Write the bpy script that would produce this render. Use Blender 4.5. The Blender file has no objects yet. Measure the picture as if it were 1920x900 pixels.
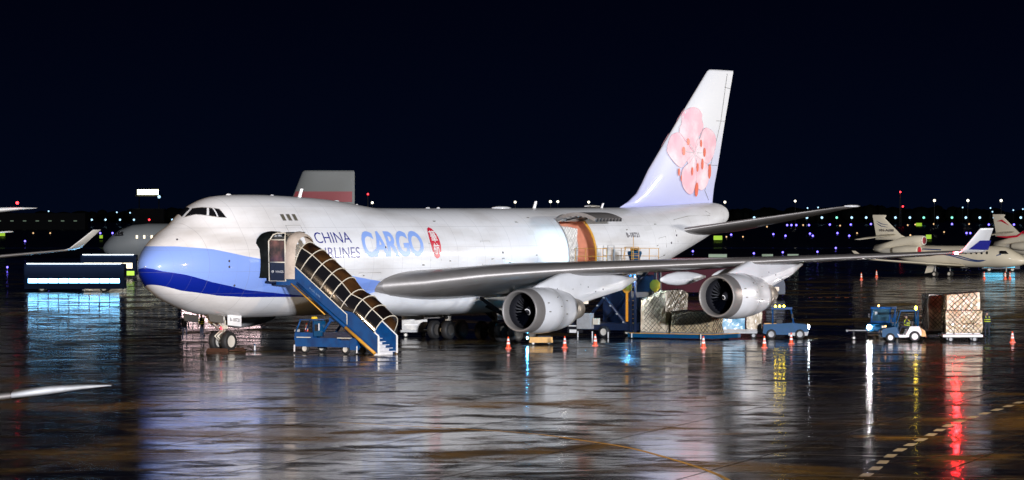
import bpy, bmesh, math, random
import numpy as np
from mathutils import Vector, Matrix, Euler

random.seed(7)
SC = bpy.context.scene
COL = SC.collection
R = math.radians

# ------------------------------------------------------------------ camera, sky, lights, exposure
cam_d = bpy.data.cameras.new("camera"); cam = bpy.data.objects.new("camera", cam_d); COL.objects.link(cam)
cam.location = (0, 0, 8.65)
cam.rotation_euler = (math.pi/2 - math.atan(58/7450), 0, 0)
cam_d.sensor_width = 36; cam_d.lens = 36*7450/1920
cam_d.clip_start = 1; cam_d.clip_end = 12000
SC.camera = cam

world = bpy.data.worlds.new("World"); SC.world = world; world.use_nodes = True
wn, wl = world.node_tree.nodes, world.node_tree.links
wn.clear()
w_out = wn.new("ShaderNodeOutputWorld"); w_bg = wn.new("ShaderNodeBackground")
w_tc = wn.new("ShaderNodeTexCoord"); w_sep = wn.new("ShaderNodeSeparateXYZ"); w_ramp = wn.new("ShaderNodeValToRGB")
wl.new(w_tc.outputs["Generated"], w_sep.inputs[0]); wl.new(w_sep.outputs["Z"], w_ramp.inputs[0])
cr = w_ramp.color_ramp
cr.elements[0].position = 0.0; cr.elements[0].color = (0.0007, 0.0022, 0.0085, 1)
cr.elements[1].position = 0.30; cr.elements[1].color = (0.00025, 0.0004, 0.0020, 1)
e = cr.elements.new(0.05); e.color = (0.0004, 0.0009, 0.0048, 1)
wl.new(w_ramp.outputs[0], w_bg.inputs[0]); w_bg.inputs[1].default_value = 1.0
wl.new(w_bg.outputs[0], w_out.inputs[0])

def area_light(name, loc, target, size, power, color, spread=180):
    d = bpy.data.lights.new(name, 'AREA'); d.shape = 'RECTANGLE'; d.size, d.size_y = size; d.energy = power; d.color = color; d.spread = R(spread)
    o = bpy.data.objects.new(name, d); COL.objects.link(o); o.location = loc
    o.rotation_euler = (Vector(target)-Vector(loc)).to_track_quat('-Z', 'Y').to_euler()
    return o
# apron floodlight masts that stand outside the picture
area_light("apron_floodlight_right", (168, 322, 25), (8, 262, 5), (10, 1.2), 130000, (1.0, 0.955, 0.90))
area_light("apron_floodlight_terminal", (90, -160, 27), (0, 250, 4), (20, 3), 2550000, (0.90, 0.92, 1.0))
area_light("apron_floodlight_left", (-150, 150, 26), (-10, 255, 4), (10, 2), 80000, (1.0, 0.72, 0.48))
area_light("apron_floodlight_stand", (125, 330, 24), (55, 505, 3), (8, 2), 150000, (1.0, 0.86, 0.60))
area_light("apron_floodlight_taxiway", (-75, 330, 24), (-35, 530, 5), (8, 2), 26000, (0.85, 0.9, 1.0))

area_light("added_warm_ground_light", (120, 110, 22), (20, 158, 0), (8, 2), 34000, (1.0, 0.62, 0.22), 42)  # added unseen lamp, narrowed to warm the ground at right

SC.render.engine = 'CYCLES'
SC.cycles.use_denoising = True
SC.cycles.max_bounces = 6; SC.cycles.glossy_bounces = 4; SC.cycles.diffuse_bounces = 2
SC.cycles.transmission_bounces = 4; SC.cycles.transparent_max_bounces = 6
SC.cycles.sample_clamp_indirect = 6
SC.cycles.caustics_reflective = False; SC.cycles.caustics_refractive = False
SC.view_settings.view_transform = 'Standard'; SC.view_settings.look = 'None'
SC.view_settings.exposure = 0.0; SC.view_settings.gamma = 1.0

# ------------------------------------------------------------------ materials
def mat(name, col, rough=0.5, metal=0.0, emit=None, strength=0.0, coat=0.0, noise=None, spec=0.5, alpha=1.0, nosample=False):
    m = bpy.data.materials.new(name); m.use_nodes = True
    n, l = m.node_tree.nodes, m.node_tree.links; b = n["Principled BSDF"]
    b.inputs["Base Color"].default_value = (*col, 1); b.inputs["Roughness"].default_value = rough
    b.inputs["Metallic"].default_value = metal; b.inputs["Coat Weight"].default_value = coat
    b.inputs["Specular IOR Level"].default_value = spec; b.inputs["Alpha"].default_value = alpha
    if emit:
        b.inputs["Emission Color"].default_value = (*emit, 1); b.inputs["Emission Strength"].default_value = strength
    if nosample:
        m.cycles.emission_sampling = 'NONE'
    if noise:                                   # (scale, second colour, amount)
        tc = n.new("ShaderNodeTexCoord"); nz = n.new("ShaderNodeTexNoise"); nz.inputs["Scale"].default_value = noise[0]
        nz.inputs["Detail"].default_value = 5
        rp = n.new("ShaderNodeMapRange"); rp.inputs[1].default_value = 0.42; rp.inputs[2].default_value = 0.7
        rp.inputs[4].default_value = noise[2]
        mx = n.new("ShaderNodeMix"); mx.data_type = 'RGBA'
        l.new(tc.outputs["Object"], nz.inputs["Vector"]); l.new(nz.outputs["Fac"], rp.inputs[0])
        l.new(rp.outputs[0], mx.inputs["Factor"]); mx.inputs["A"].default_value = (*col, 1); mx.inputs["B"].default_value = (*noise[1], 1)
        l.new(mx.outputs["Result"], b.inputs["Base Color"])
    return m

def curve_node(n, pts, xr, yr):
    c = n.new("ShaderNodeFloatCurve"); cu = c.mapping.curves[0]
    P = [((x-xr[0])/(xr[1]-xr[0]), (y-yr[0])/(yr[1]-yr[0])) for x, y in pts]
    cu.points[0].location = P[0]; cu.points[1].location = P[-1]
    for p in P[1:-1]: cu.points.new(*p)
    for p in cu.points: p.handle_type = 'VECTOR'
    c.mapping.update(); return c

def math_node(n, l, op, a, b=None, c=None):
    m = n.new("ShaderNodeMath"); m.operation = op
    for i, v in enumerate((a, b, c)):
        if v is None: continue
        if isinstance(v, (int, float)): m.inputs[i].default_value = v
        else: l.new(v, m.inputs[i])
    return m.outputs[0]

def fuselage_paint():
    m = bpy.data.materials.new("airliner_paint"); m.use_nodes = True
    n, l = m.node_tree.nodes, m.node_tree.links; b = n["Principled BSDF"]
    tc = n.new("ShaderNodeTexCoord"); sp = n.new("ShaderNodeSeparateXYZ"); l.new(tc.outputs["Object"], sp.inputs[0])
    X, Y, Z = sp.outputs
    x01 = math_node(n, l, 'DIVIDE', X, 70.0)
    def edge(pts):
        c = curve_node(n, pts, (0, 70), (0, 10)); l.new(x01, c.inputs["Value"])
        return math_node(n, l, 'MULTIPLY', c.outputs[0], 10.0)
    top = edge([(0, 6.45), (1.5, 6.44), (3.5, 6.27), (6, 5.82), (9, 5.42), (13, 4.93), (18.3, 4.3), (20, 4.1), (24, 3.4), (30, 2.0), (70, 0.6)])
    mid = edge([(0, 5.18), (0.5, 4.98), (1.75, 4.76), (3.5, 4.3), (6.5, 3.78), (10, 3.5), (12.9, 3.3), (14, 0.3), (70, 0.1)])
    bot = edge([(0, 4.25), (0.65, 4.17), (1.95, 3.8), (4.5, 3.46), (6.75, 3.34), (12.9, 3.25), (16, 3.05), (22, 3.0), (30, 2.9), (70, 2.8)])
    a = math_node(n, l, 'LESS_THAN', Z, top)
    d = math_node(n, l, 'MULTIPLY', math_node(n, l, 'LESS_THAN', Z, mid), math_node(n, l, 'GREATER_THAN', Z, bot))
    below = math_node(n, l, 'LESS_THAN', Z, bot)
    below2 = below
    nz = n.new("ShaderNodeTexNoise"); nz.inputs["Scale"].default_value = 0.5; nz.inputs["Detail"].default_value = 6
    mp = n.new("ShaderNodeMapping"); mp.inputs["Scale"].default_value = (0.35, 1, 1.6)
    l.new(tc.outputs["Object"], mp.inputs[0]); l.new(mp.outputs[0], nz.inputs["Vector"])
    def mixc(f, A, B):
        x = n.new("ShaderNodeMix"); x.data_type = 'RGBA'
        l.new(f, x.inputs["Factor"]) if not isinstance(f, float) else None
        for s, v in (("A", A), ("B", B)):
            if isinstance(v, tuple): x.inputs[s].default_value = (*v, 1)
            else: l.new(v, x.inputs[s])
        return x.outputs["Result"]
    dirt = n.new("ShaderNodeMapRange"); dirt.inputs[1].default_value = 0.45; dirt.inputs[2].default_value = 0.75
    dirt.inputs[4].default_value = 0.75; l.new(nz.outputs["Fac"], dirt.inputs[0])
    white = mixc(dirt.outputs[0], (0.80, 0.80, 0.81), (0.52, 0.49, 0.46))
    c = mixc(a, white, (0.22, 0.35, 0.80))
    c = mixc(below2, c, white)
    c = mixc(d, c, (0.002, 0.014, 0.25))
    # skin panel joints: a hoop every 3.15 m and a few lap joints
    hoop = math_node(n, l, 'LESS_THAN', math_node(n, l, 'FRACT', math_node(n, l, 'DIVIDE', X, 3.15)), 0.008)
    hoop2 = math_node(n, l, 'LESS_THAN', math_node(n, l, 'FRACT', math_node(n, l, 'DIVIDE', X, 1.05)), 0.02)
    lap = math_node(n, l, 'LESS_THAN', math_node(n, l, 'FRACT', math_node(n, l, 'DIVIDE', math_node(n, l, 'ADD', Z, 0.35), 1.31)), 0.012)
    j = math_node(n, l, 'MULTIPLY', math_node(n, l, 'MAXIMUM', math_node(n, l, 'MAXIMUM', hoop, lap), math_node(n, l, 'MULTIPLY', hoop2, 0.4)), 0.45)
    c = mixc(j, c, (0.2, 0.2, 0.22))
    l.new(c, b.inputs["Base Color"])
    b.inputs["Roughness"].default_value = 0.45; b.inputs["Specular IOR Level"].default_value = 0.25; b.inputs["Coat Weight"].default_value = 0.35; b.inputs["Coat Roughness"].default_value = 0.09
    return m

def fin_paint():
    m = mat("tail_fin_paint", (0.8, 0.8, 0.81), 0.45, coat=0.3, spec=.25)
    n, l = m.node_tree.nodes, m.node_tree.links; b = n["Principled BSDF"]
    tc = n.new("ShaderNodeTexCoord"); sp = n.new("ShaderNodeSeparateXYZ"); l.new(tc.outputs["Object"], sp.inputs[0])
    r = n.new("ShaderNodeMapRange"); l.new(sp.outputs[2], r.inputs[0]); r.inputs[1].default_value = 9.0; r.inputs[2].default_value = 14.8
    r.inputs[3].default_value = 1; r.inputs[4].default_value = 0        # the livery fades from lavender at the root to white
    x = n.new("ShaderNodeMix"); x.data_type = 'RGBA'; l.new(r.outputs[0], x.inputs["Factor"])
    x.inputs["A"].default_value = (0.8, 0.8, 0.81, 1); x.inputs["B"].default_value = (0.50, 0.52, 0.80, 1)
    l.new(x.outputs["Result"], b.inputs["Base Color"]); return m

def ground_mat():
    m = bpy.data.materials.new("wet_asphalt"); m.use_nodes = True
    n, l = m.node_tree.nodes, m.node_tree.links; b = n["Principled BSDF"]
    tc = n.new("ShaderNodeTexCoord")
    def noise(scale, detail, rough=0.55, sx=1, sy=1, dist=0):
        mp = n.new("ShaderNodeMapping"); mp.inputs["Scale"].default_value = (sx, sy, 1); l.new(tc.outputs["Object"], mp.inputs[0])
        z = n.new("ShaderNodeTexNoise"); z.inputs["Scale"].default_value = scale; z.inputs["Detail"].default_value = detail
        z.inputs["Roughness"].default_value = rough; z.inputs["Distortion"].default_value = dist; l.new(mp.outputs[0], z.inputs["Vector"]); return z.outputs["Fac"]
    def rng(s, a, b_, c, d):
        r = n.new("ShaderNodeMapRange"); l.new(s, r.inputs[0])
        for i, v in enumerate((a, b_, c, d)): r.inputs[i+1].default_value = v
        return r.outputs[0]
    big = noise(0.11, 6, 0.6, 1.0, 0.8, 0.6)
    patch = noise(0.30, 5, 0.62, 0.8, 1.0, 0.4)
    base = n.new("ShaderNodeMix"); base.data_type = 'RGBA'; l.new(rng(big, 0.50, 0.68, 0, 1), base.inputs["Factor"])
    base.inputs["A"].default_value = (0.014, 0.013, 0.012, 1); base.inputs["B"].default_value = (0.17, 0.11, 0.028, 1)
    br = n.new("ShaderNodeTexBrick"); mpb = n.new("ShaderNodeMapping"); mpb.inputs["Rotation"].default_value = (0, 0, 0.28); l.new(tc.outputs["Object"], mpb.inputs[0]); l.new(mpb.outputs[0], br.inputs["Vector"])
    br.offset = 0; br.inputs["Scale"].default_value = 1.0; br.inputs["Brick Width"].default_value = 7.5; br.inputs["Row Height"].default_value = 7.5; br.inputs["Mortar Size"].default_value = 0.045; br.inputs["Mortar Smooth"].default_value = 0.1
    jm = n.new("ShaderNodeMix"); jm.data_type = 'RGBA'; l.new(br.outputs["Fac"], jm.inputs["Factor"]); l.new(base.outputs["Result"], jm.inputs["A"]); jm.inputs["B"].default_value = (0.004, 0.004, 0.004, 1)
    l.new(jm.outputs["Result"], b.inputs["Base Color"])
    dry = rng(patch, 0.50, 0.68, 0.0, 1.0)
    dry2 = rng(big, 0.50, 0.70, 0.0, 0.6)
    dd = math_node(n, l, 'MINIMUM', math_node(n, l, 'ADD', dry, dry2), 1.0)
    jf = br.outputs["Fac"]
    l.new(math_node(n, l, 'ADD', rng(dd, 0, 1, 0.09, 0.38), math_node(n, l, 'MULTIPLY', jf, 0.25)), b.inputs["Roughness"])
    l.new(rng(dd, 0, 1, 0.5, 0.12), b.inputs["Specular IOR Level"])
    b.inputs["IOR"].default_value = 1.5; b.inputs["Specular Tint"].default_value = (1.0, 0.77, 0.55, 1)
    h1 = noise(1.1, 3, 0.5, 0.7, 1.0); h2 = noise(0.22, 2, 0.5, 0.7, 1); h3 = noise(9, 2)
    hs = math_node(n, l, 'ADD', math_node(n, l, 'MULTIPLY', h1, 0.010), math_node(n, l, 'MULTIPLY', h2, 0.030))
    hs = math_node(n, l, 'ADD', hs, math_node(n, l, 'MULTIPLY', math_node(n, l, 'MULTIPLY', h3, dd), 0.004))
    bp = n.new("ShaderNodeBump"); bp.inputs["Strength"].default_value = 1.0; bp.inputs["Distance"].default_value = 1.0
    l.new(hs, bp.inputs["Height"]); l.new(bp.outputs[0], b.inputs["Normal"])
    return m

M = {}
M['paint'] = fuselage_paint(); M['fin'] = fin_paint(); M['ground'] = ground_mat()
M['white'] = mat('white_paint', (0.78, 0.78, 0.79), 0.3, coat=0.4, noise=(0.7, (0.62, 0.61, 0.6), 0.6))
M['cream'] = mat('cream_paint', (0.66, 0.61, 0.50), 0.35, coat=0.3, noise=(0.5, (0.5, 0.46, 0.38), 0.5))
M['wing'] = mat('grey_wing_skin', (0.20, 0.185, 0.175), 0.42, 0.0, coat=0.3, noise=(0.8, (0.15, 0.13, 0.12), 0.8))
M['metal'] = mat('bare_metal', (0.28, 0.26, 0.245), 0.46, 0.4, noise=(1.5, (0.24, 0.22, 0.20), 0.6))
M['hotmetal'] = mat('heat_stained_metal', (0.50, 0.45, 0.39), 0.38, 0.6, noise=(1.2, (0.2, 0.16, 0.13), 0.8))
M['dark'] = mat('dark_metal', (0.014, 0.014, 0.018), 0.6, spec=.3)
M['black'] = mat('black_rubber', (0.012, 0.012, 0.013), 0.65)
M['fan'] = mat('fan_blades', (0.0015, 0.002, 0.004), 1.0, 0.0, spec=0.0)
M['glass'] = mat('dark_glass', (0.008, 0.008, 0.01), 0.08, coat=0.3)
M['greyglass'] = mat('cabin_window_glass', (0.12, 0.11, 0.08), 0.15)
M['blueglass'] = mat('tinted_glass', (0.02, 0.06, 0.09), 0.1)
M['navy'] = mat('navy_lettering', (0.008, 0.012, 0.22), 0.4)
M['sky'] = mat('light_blue_lettering', (0.25, 0.40, 0.82), 0.4)
M['red'] = mat('red_paint', (0.58, 0.008, 0.035), 0.4)
M['letter'] = mat('dark_lettering', (0.06, 0.05, 0.06), 0.5)
M['whitemark'] = mat('white_marking', (0.78, 0.76, 0.74), 0.5)
M['pink'] = mat('pink_petals', (0.86, 0.50, 0.56), 0.45, spec=.2, noise=(0.75, (0.90, 0.80, 0.82), 1.0))
M['pinkline'] = mat('petal_outline', (0.68, 0.28, 0.32), 0.4)
M['orange'] = mat('orange_stamens', (0.78, 0.12, 0.05), 0.4)
M['blue'] = mat('blue_paint', (0.002, 0.06, 0.20), 0.5, spec=.25, noise=(1.8, (0.004, 0.025, 0.10), 0.7))
M['tugblue'] = mat('bright_blue_paint', (0.001, 0.055, 0.135), 0.5, spec=.2, noise=(2.5, (0.006, 0.06, 0.18), 0.6))
M['deepblue'] = mat('dark_blue_paint', (0.004, 0.012, 0.04), 0.5, noise=(2, (0.002, 0.006, 0.02), 0.6))
M['yellow'] = mat('yellow_paint', (0.62, 0.30, 0.02), 0.45, noise=(3, (0.35, 0.15, 0.02), 0.5))
M['amber'] = mat('orange_board', (0.72, 0.27, 0.02), 0.5)
M['lemon'] = mat('yellow_board', (0.90, 0.56, 0.02), 0.5)
M['salmon'] = mat('hold_lining', (0.66, 0.27, 0.17), 0.55, noise=(1.2, (0.5, 0.17, 0.1), 0.6))
M['beige'] = mat('beige_canvas', (0.50, 0.42, 0.35), 0.8, noise=(3, (0.34, 0.28, 0.23), 0.7))
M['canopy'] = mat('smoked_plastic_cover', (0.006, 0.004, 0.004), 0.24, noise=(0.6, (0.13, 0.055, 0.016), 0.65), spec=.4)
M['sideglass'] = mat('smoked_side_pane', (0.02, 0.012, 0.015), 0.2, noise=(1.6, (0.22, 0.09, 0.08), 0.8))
M['curtain'] = mat('black_bellows_canvas', (0.003, 0.004, 0.004), 0.8, noise=(4, (0.008, 0.011, 0.011), 0.8), spec=.1)
M['step'] = mat('pale_steps', (0.72, 0.72, 0.75), 0.4, noise=(5, (0.5, 0.5, 0.55), 0.6))
M['rubberwhite'] = mat('wheel_rim_paint', (0.55, 0.52, 0.46), 0.4)
M['cone'] = mat('cone_orange', (0.85, 0.08, 0.01), 0.45)
M['conewhite'] = mat('cone_white_band', (0.8, 0.8, 0.8), 0.4)
M['wrap'] = mat('plastic_wrapped_freight', (0.70, 0.60, 0.46), 0.32, coat=0.3, noise=(1.5, (0.30, 0.22, 0.13), 0.9))
M['wraptan'] = mat('tan_wrapped_freight', (0.60, 0.46, 0.26), 0.35, coat=0.3, noise=(1.3, (0.40, 0.30, 0.17), 0.8))
M['wrapgrey'] = mat('grey_wrapped_freight', (0.40, 0.37, 0.31), 0.35, coat=0.3, noise=(2.0, (0.08, 0.08, 0.08), 0.8))
M['wrapwhite'] = mat('white_wrapped_freight', (0.74, 0.73, 0.70), 0.35, coat=0.3, noise=(1.5, (0.5, 0.48, 0.44), 0.7))
M['tarp'] = mat('blue_white_tarpaulin', (0.42, 0.60, 0.72), 0.3, coat=0.4, noise=(1.4, (0.06, 0.28, 0.45), 0.9))
M['card'] = mat('brown_cartons', (0.48, 0.37, 0.22), 0.6, noise=(2.4, (0.16, 0.12, 0.07), 0.8))
M['net'] = mat('cargo_net_webbing', (0.03, 0.025, 0.02), 0.7)
M['netpale'] = mat('pale_net_webbing', (0.35, 0.34, 0.33), 0.7)
M['greybox'] = mat('grey_equipment_box', (0.36, 0.36, 0.36), 0.5, noise=(4, (0.25, 0.25, 0.25), 0.6))
M['maroon'] = mat('maroon_paint', (0.035, 0.002, 0.009), 0.7, spec=.2)
M['pinkred'] = mat('rose_paint', (0.34, 0.05, 0.07), 0.5)
M['skin'] = mat('skin', (0.45, 0.28, 0.2), 0.6)
M['hivis'] = mat('hivis_yellow', (0.65, 0.75, 0.03), 0.5)
M['darkcloth'] = mat('dark_workwear', (0.015, 0.017, 0.03), 0.8)
M['post'] = mat('grey_post', (0.2, 0.2, 0.2), 0.5)
M['paintline'] = mat('white_road_paint', (0.42, 0.40, 0.35), 0.45, noise=(1.2, (0.35, 0.32, 0.26), 0.8))
M['yellowline'] = mat('yellow_road_paint', (0.62, 0.38, 0.08), 0.45, noise=(0.8, (0.3, 0.18, 0.05), 0.8))
M['dimline'] = mat('faded_road_paint', (0.16, 0.15, 0.12), 0.4)
M['orangeline'] = mat('orange_road_paint', (0.75, 0.2, 0.04), 0.5)
M['darktree'] = mat('night_foliage', (0.012, 0.016, 0.012), 0.8)
M['grass'] = mat('wet_night_grass', (0.02, 0.028, 0.015), 0.3)
M['build'] = mat('grey_building_wall', (0.004, 0.005, 0.008), 0.8)
M['busbody'] = mat('dark_bus_body', (0.004, 0.010, 0.03), 0.8, spec=.1)
M['dimwhite'] = mat('dimmed_white_paint', (0.20, 0.22, 0.235), 0.5)  # white greyed to stand in for dim light on the taxiing airliner
M['gearshade'] = mat('shaded_gear_paint', (0.06, 0.055, 0.05), 0.6)  # darkened rim paint: shade under the belly put into the colour
M['chock'] = mat('brown_chock', (0.06, 0.022, 0.01), 0.8)
def glow(name, c, s, sample=False): return mat(name, c, 0.5, emit=c, strength=s, nosample=not sample)
M['e_blue'] = glow('blue_lens', (0.16, 0.12, 1.0), 5.0)
M['e_white'] = glow('white_lens', (0.45, 0.75, 1.0), 1.8)
M['e_warm'] = glow('warm_lens', (1.0, 0.62, 0.30), 1.2)
M['e_mast'] = glow('mast_lens', (1.0, 0.93, 0.75), 2.6)
M['e_green'] = glow('green_lens', (0.25, 0.9, 0.65), 1.6)
M['e_red'] = glow('red_lens', (1.0, 0.03, 0.04), 6.0)
M['e_sign'] = glow('lit_sign_face', (0.42, 0.72, 0.04), 0.7)
M['e_canopy'] = glow('lit_canopy_face', (1.0, 1.0, 0.62), 5.0)
M['e_nav'] = glow('red_navigation_lens', (1.0, 0.015, 0.02), 1000.0, True)
M['e_head'] = glow('headlight_lens', (1.0, 0.95, 0.97), 420.0, True)
M['e_head2'] = glow('moving_headlight_lens', (0.85, 0.93, 1.0), 60.0, True)
M['e_beacon'] = glow('amber_beacon_lens', (1.0, 0.72, 0.03), 36.0, True)
M['e_beacon2'] = glow('orange_beacon_lens', (1.0, 0.45, 0.12), 9.0, True)
M['e_cyan'] = glow('cyan_work_lamp_lens', (0.08, 0.50, 1.0), 650.0, True)
M['e_buswin'] = glow('lit_bus_window', (0.20, 0.58, 1.0), 14.0, True)
M['e_strip'] = glow('lit_roof_strip', (0.8, 0.93, 1.0), 7.0, True)
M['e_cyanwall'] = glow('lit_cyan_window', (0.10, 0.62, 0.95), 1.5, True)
M['e_pinkglow'] = glow('pinkish_reflection_glow', (1.0, 0.72, 0.74), 9.0, True)
M['e_cabin'] = glow('lit_cabin_window', (1.0, 0.85, 0.6), 1.4)
M['e_dimglow'] = glow('dim_glow', (0.30, 0.42, 0.30), 0.22)

# ------------------------------------------------------------------ mesh helpers
class MB:
    """collects shapes, build() links them as one mesh object; fy=True means y is given as metres to port of an aircraft whose local x runs aft"""
    def __init__(s, fy=False): s.v = []; s.f = []; s.mi = []; s.sm = []; s.mats = []; s.cur = 0; s.fy = fy
    def use(s, m):
        if m not in s.mats: s.mats.append(m)
        s.cur = s.mats.index(m); return s
    def add(s, vs, fs, smooth=False):
        o = len(s.v); s.v += [tuple(map(float, p)) for p in vs]
        for f in fs: s.f.append(tuple(i+o for i in f)); s.mi.append(s.cur); s.sm.append(smooth)
        return s
    def box(s, c, sz, rot=None):
        x, y, z = (d/2 for d in sz); P = [Vector((i*x, j*y, k*z)) for i in (-1, 1) for j in (-1, 1) for k in (-1, 1)]
        if rot is not None: P = [Euler(rot).to_matrix() @ p for p in P]
        P = [p+Vector(c) for p in P]
        return s.add(P, [(0, 1, 3, 2), (4, 6, 7, 5), (0, 4, 5, 1), (2, 3, 7, 6), (0, 2, 6, 4), (1, 5, 7, 3)])
    def hexa(s, P):
        return s.add(P, [(0, 1, 2, 3), (7, 6, 5, 4), (0, 4, 5, 1), (1, 5, 6, 2), (2, 6, 7, 3), (3, 7, 4, 0)])
    def loft(s, rings, closed=True, caps=True, smooth=True, loop=False):
        n = len(rings[0]); vs = [p for r in rings for p in r]; fs = []
        K = len(rings)
        for i in range(K if loop else K-1):
            a, b = i*n, ((i+1) % K)*n
            for j in range(n if closed else n-1):
                k = (j+1) % n; fs.append((a+j, a+k, b+k, b+j))
        s.add(vs, fs, smooth)
        if caps and not loop:
            s.add(rings[0], [tuple(range(n))[::-1]]); s.add(rings[-1], [tuple(range(n))])
        return s
    def tube(s, pts, r, n=7, smooth=True, loop=False):
        pts = [Vector(p) for p in pts]; rr = r if isinstance(r, (list, tuple)) else [r]*len(pts)
        rings = []; up = None
        for i, p in enumerate(pts):
            if loop: t = pts[(i+1) % len(pts)]-pts[i-1]
            else: t = pts[min(i+1, len(pts)-1)]-pts[max(i-1, 0)]
            t.normalize()
            if up is None: up = Vector((0, 0, 1)) if abs(t.z) < 0.9 else Vector((1, 0, 0))
            a = t.cross(up)
            if a.length < 1e-4: a = t.cross(Vector((0, 1, 0)))
            a.normalize(); b = a.cross(t); up = b
            rings.append([p+rr[i]*(math.cos(2*math.pi*k/n)*a+math.sin(2*math.pi*k/n)*b) for k in range(n)])
        return s.loft(rings, smooth=smooth, loop=loop)
    def lathe(s, prof, o, ax='x', n=36, smooth=True):
        rings = []
        for t, r in prof:
            ring = []
            for k in range(n):
                c, q = r*math.cos(2*math.pi*k/n), r*math.sin(2*math.pi*k/n)
                ring.append({'x': (o[0]+t, o[1]+c, o[2]+q), 'y': (o[0]+c, o[1]+t, o[2]+q), 'z': (o[0]+c, o[1]+q, o[2]+t)}[ax])
            rings.append(ring)
        n_ = n; vs = [p for r in rings for p in r]; fs = []
        for i in range(len(rings)-1):
            for j in range(n_): k = (j+1) % n_; fs.append((i*n_+j, i*n_+k, (i+1)*n_+k, (i+1)*n_+j))
        return s.add(vs, fs, smooth)
    def wheel(s, c, r, w, ax='y', rim=None, tyre=None):
        s.use(tyre or M['black']); h = w/2
        s.lathe([(-h, r*0.55), (-h, r*0.9), (-h*0.7, r), (h*0.7, r), (h, r*0.9), (h, r*0.55), (h*0.9, r*0.5)], c, ax, 24)
        s.use(rim or M['rubberwhite'])
        s.lathe([(-h*0.85, 0.001), (-h*0.85, r*0.3), (-h*1.02, r*0.5), (-h*1.02, r*0.58)], c, ax, 20)
        s.lathe([(h*0.85, 0.001), (h*0.85, r*0.3), (h*1.02, r*0.5), (h*1.02, r*0.58)], c, ax, 20); return s
    def prism(s, poly, y0, y1, plane='xz', smooth=False):
        f = (lambda p, y: (p[0], y, p[1])) if plane == 'xz' else ((lambda p, y: (y, p[0], p[1])) if plane == 'yz' else (lambda p, y: (p[0], p[1], y)))
        n = len(poly); a = [f(p, y0) for p in poly]; b = [f(p, y1) for p in poly]
        s.add(a+b, [tuple(range(n)), tuple(range(2*n-1, n-1, -1))]+[(i, (i+1) % n, n+(i+1) % n, n+i) for i in range(n)]); return s
    def ball(s, c, r, nu=12, nv=8):
        rings = []
        for i in range(nv+1):
            t = math.pi*i/nv; rings.append([(c[0]+r[0]*math.sin(t)*math.cos(2*math.pi*k/nu), c[1]+r[1]*math.sin(t)*math.sin(2*math.pi*k/nu), c[2]+r[2]*math.cos(t)) for k in range(nu)])
        return s.loft(rings, caps=False)
    def build(s, name, m=None, parent=None, recalc=True):
        me = bpy.data.meshes.new(name)
        v = [(x, -y, z) for x, y, z in s.v] if s.fy else s.v
        me.from_pydata(v, [], s.f)
        for mm in (s.mats or [m]): me.materials.append(mm)
        for p, i, q in zip(me.polygons, s.mi, s.sm): p.material_index = i if s.mats else 0; p.use_smooth = q
        if recalc:
            b = bmesh.new(); b.from_mesh(me); bmesh.ops.remove_doubles(b, verts=b.verts, dist=1e-5)
            bmesh.ops.recalc_face_normals(b, faces=b.faces); b.to_mesh(me); b.free()
        o = bpy.data.objects.new(name, me); COL.objects.link(o)
        if parent: o.parent = parent
        return o

def thing(name, label, cat, loc=(0, 0, 0), rz=0, group=None):
    o = bpy.data.objects.new(name, None); COL.objects.link(o); o.empty_display_size = 0.3
    o.location = loc; o.rotation_euler = (0, 0, rz); return tag(o, label, cat, group)
def tag(o, label, cat, group=None):
    o['label'] = label; o['category'] = cat
    if group: o['group'] = group
    return o
def kind(o, k): o['kind'] = k; return o
def copy_tree(o, parent=None):
    c = o.copy(); COL.objects.link(c); c.parent = parent
    for ch in list(o.children): copy_tree(ch, c)
    return c
def dup(root, loc, rz, label, scale=None, group=None):
    c = copy_tree(root); c.location = loc; c.rotation_euler = (0, 0, rz); c['label'] = label
    if group: c['group'] = group
    if scale: c.scale = (scale,)*3
    return c

def text_mesh(s, w=None, h=None, bold=0.0, slices=0.0, shear=0.0, space=1.0):
    cu = bpy.data.curves.new('t', 'FONT'); cu.body = s; cu.offset = bold; cu.shear = shear; cu.space_character = space; cu.resolution_u = 4
    o = bpy.data.objects.new('t', cu); COL.objects.link(o); bpy.context.view_layer.update()
    me = bpy.data.meshes.new_from_object(o.evaluated_get(bpy.context.evaluated_depsgraph_get()))
    b = bmesh.new(); b.from_mesh(me); bpy.data.objects.remove(o); bpy.data.meshes.remove(me); bpy.data.curves.remove(cu)
    x0, x1 = min(v.co.x for v in b.verts), max(v.co.x for v in b.verts); y0, y1 = min(v.co.y for v in b.verts), max(v.co.y for v in b.verts)
    sx = w/(x1-x0) if w else h/(y1-y0); sy = h/(y1-y0) if h else sx
    for v in b.verts: v.co.x = (v.co.x-x0)*sx; v.co.y = (v.co.y-y0)*sy; v.co.z = 0
    if slices:
        k = slices
        while k < (y1-y0)*sy:
            bmesh.ops.bisect_plane(b, geom=b.verts[:]+b.edges[:]+b.faces[:], plane_co=(0, k, 0), plane_no=(0, 1, 0)); k += slices
    vs = [tuple(v.co) for v in b.verts]; b.verts.index_update(); fs = [tuple(v.index for v in f.verts) for f in b.faces]; b.free()
    return vs, fs

def lettering(name, s, m, fn, parent, **kw):
    """fn maps text coordinates (u, v) in metres to a 3-D point (port-positive when fy)"""
    fy = kw.pop('fy', False); vs, fs = text_mesh(s, **kw)
    mb = MB(fy); mb.add([fn(x, y) for x, y, _ in vs], fs); return mb.build(name, m, parent, recalc=False)

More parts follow.
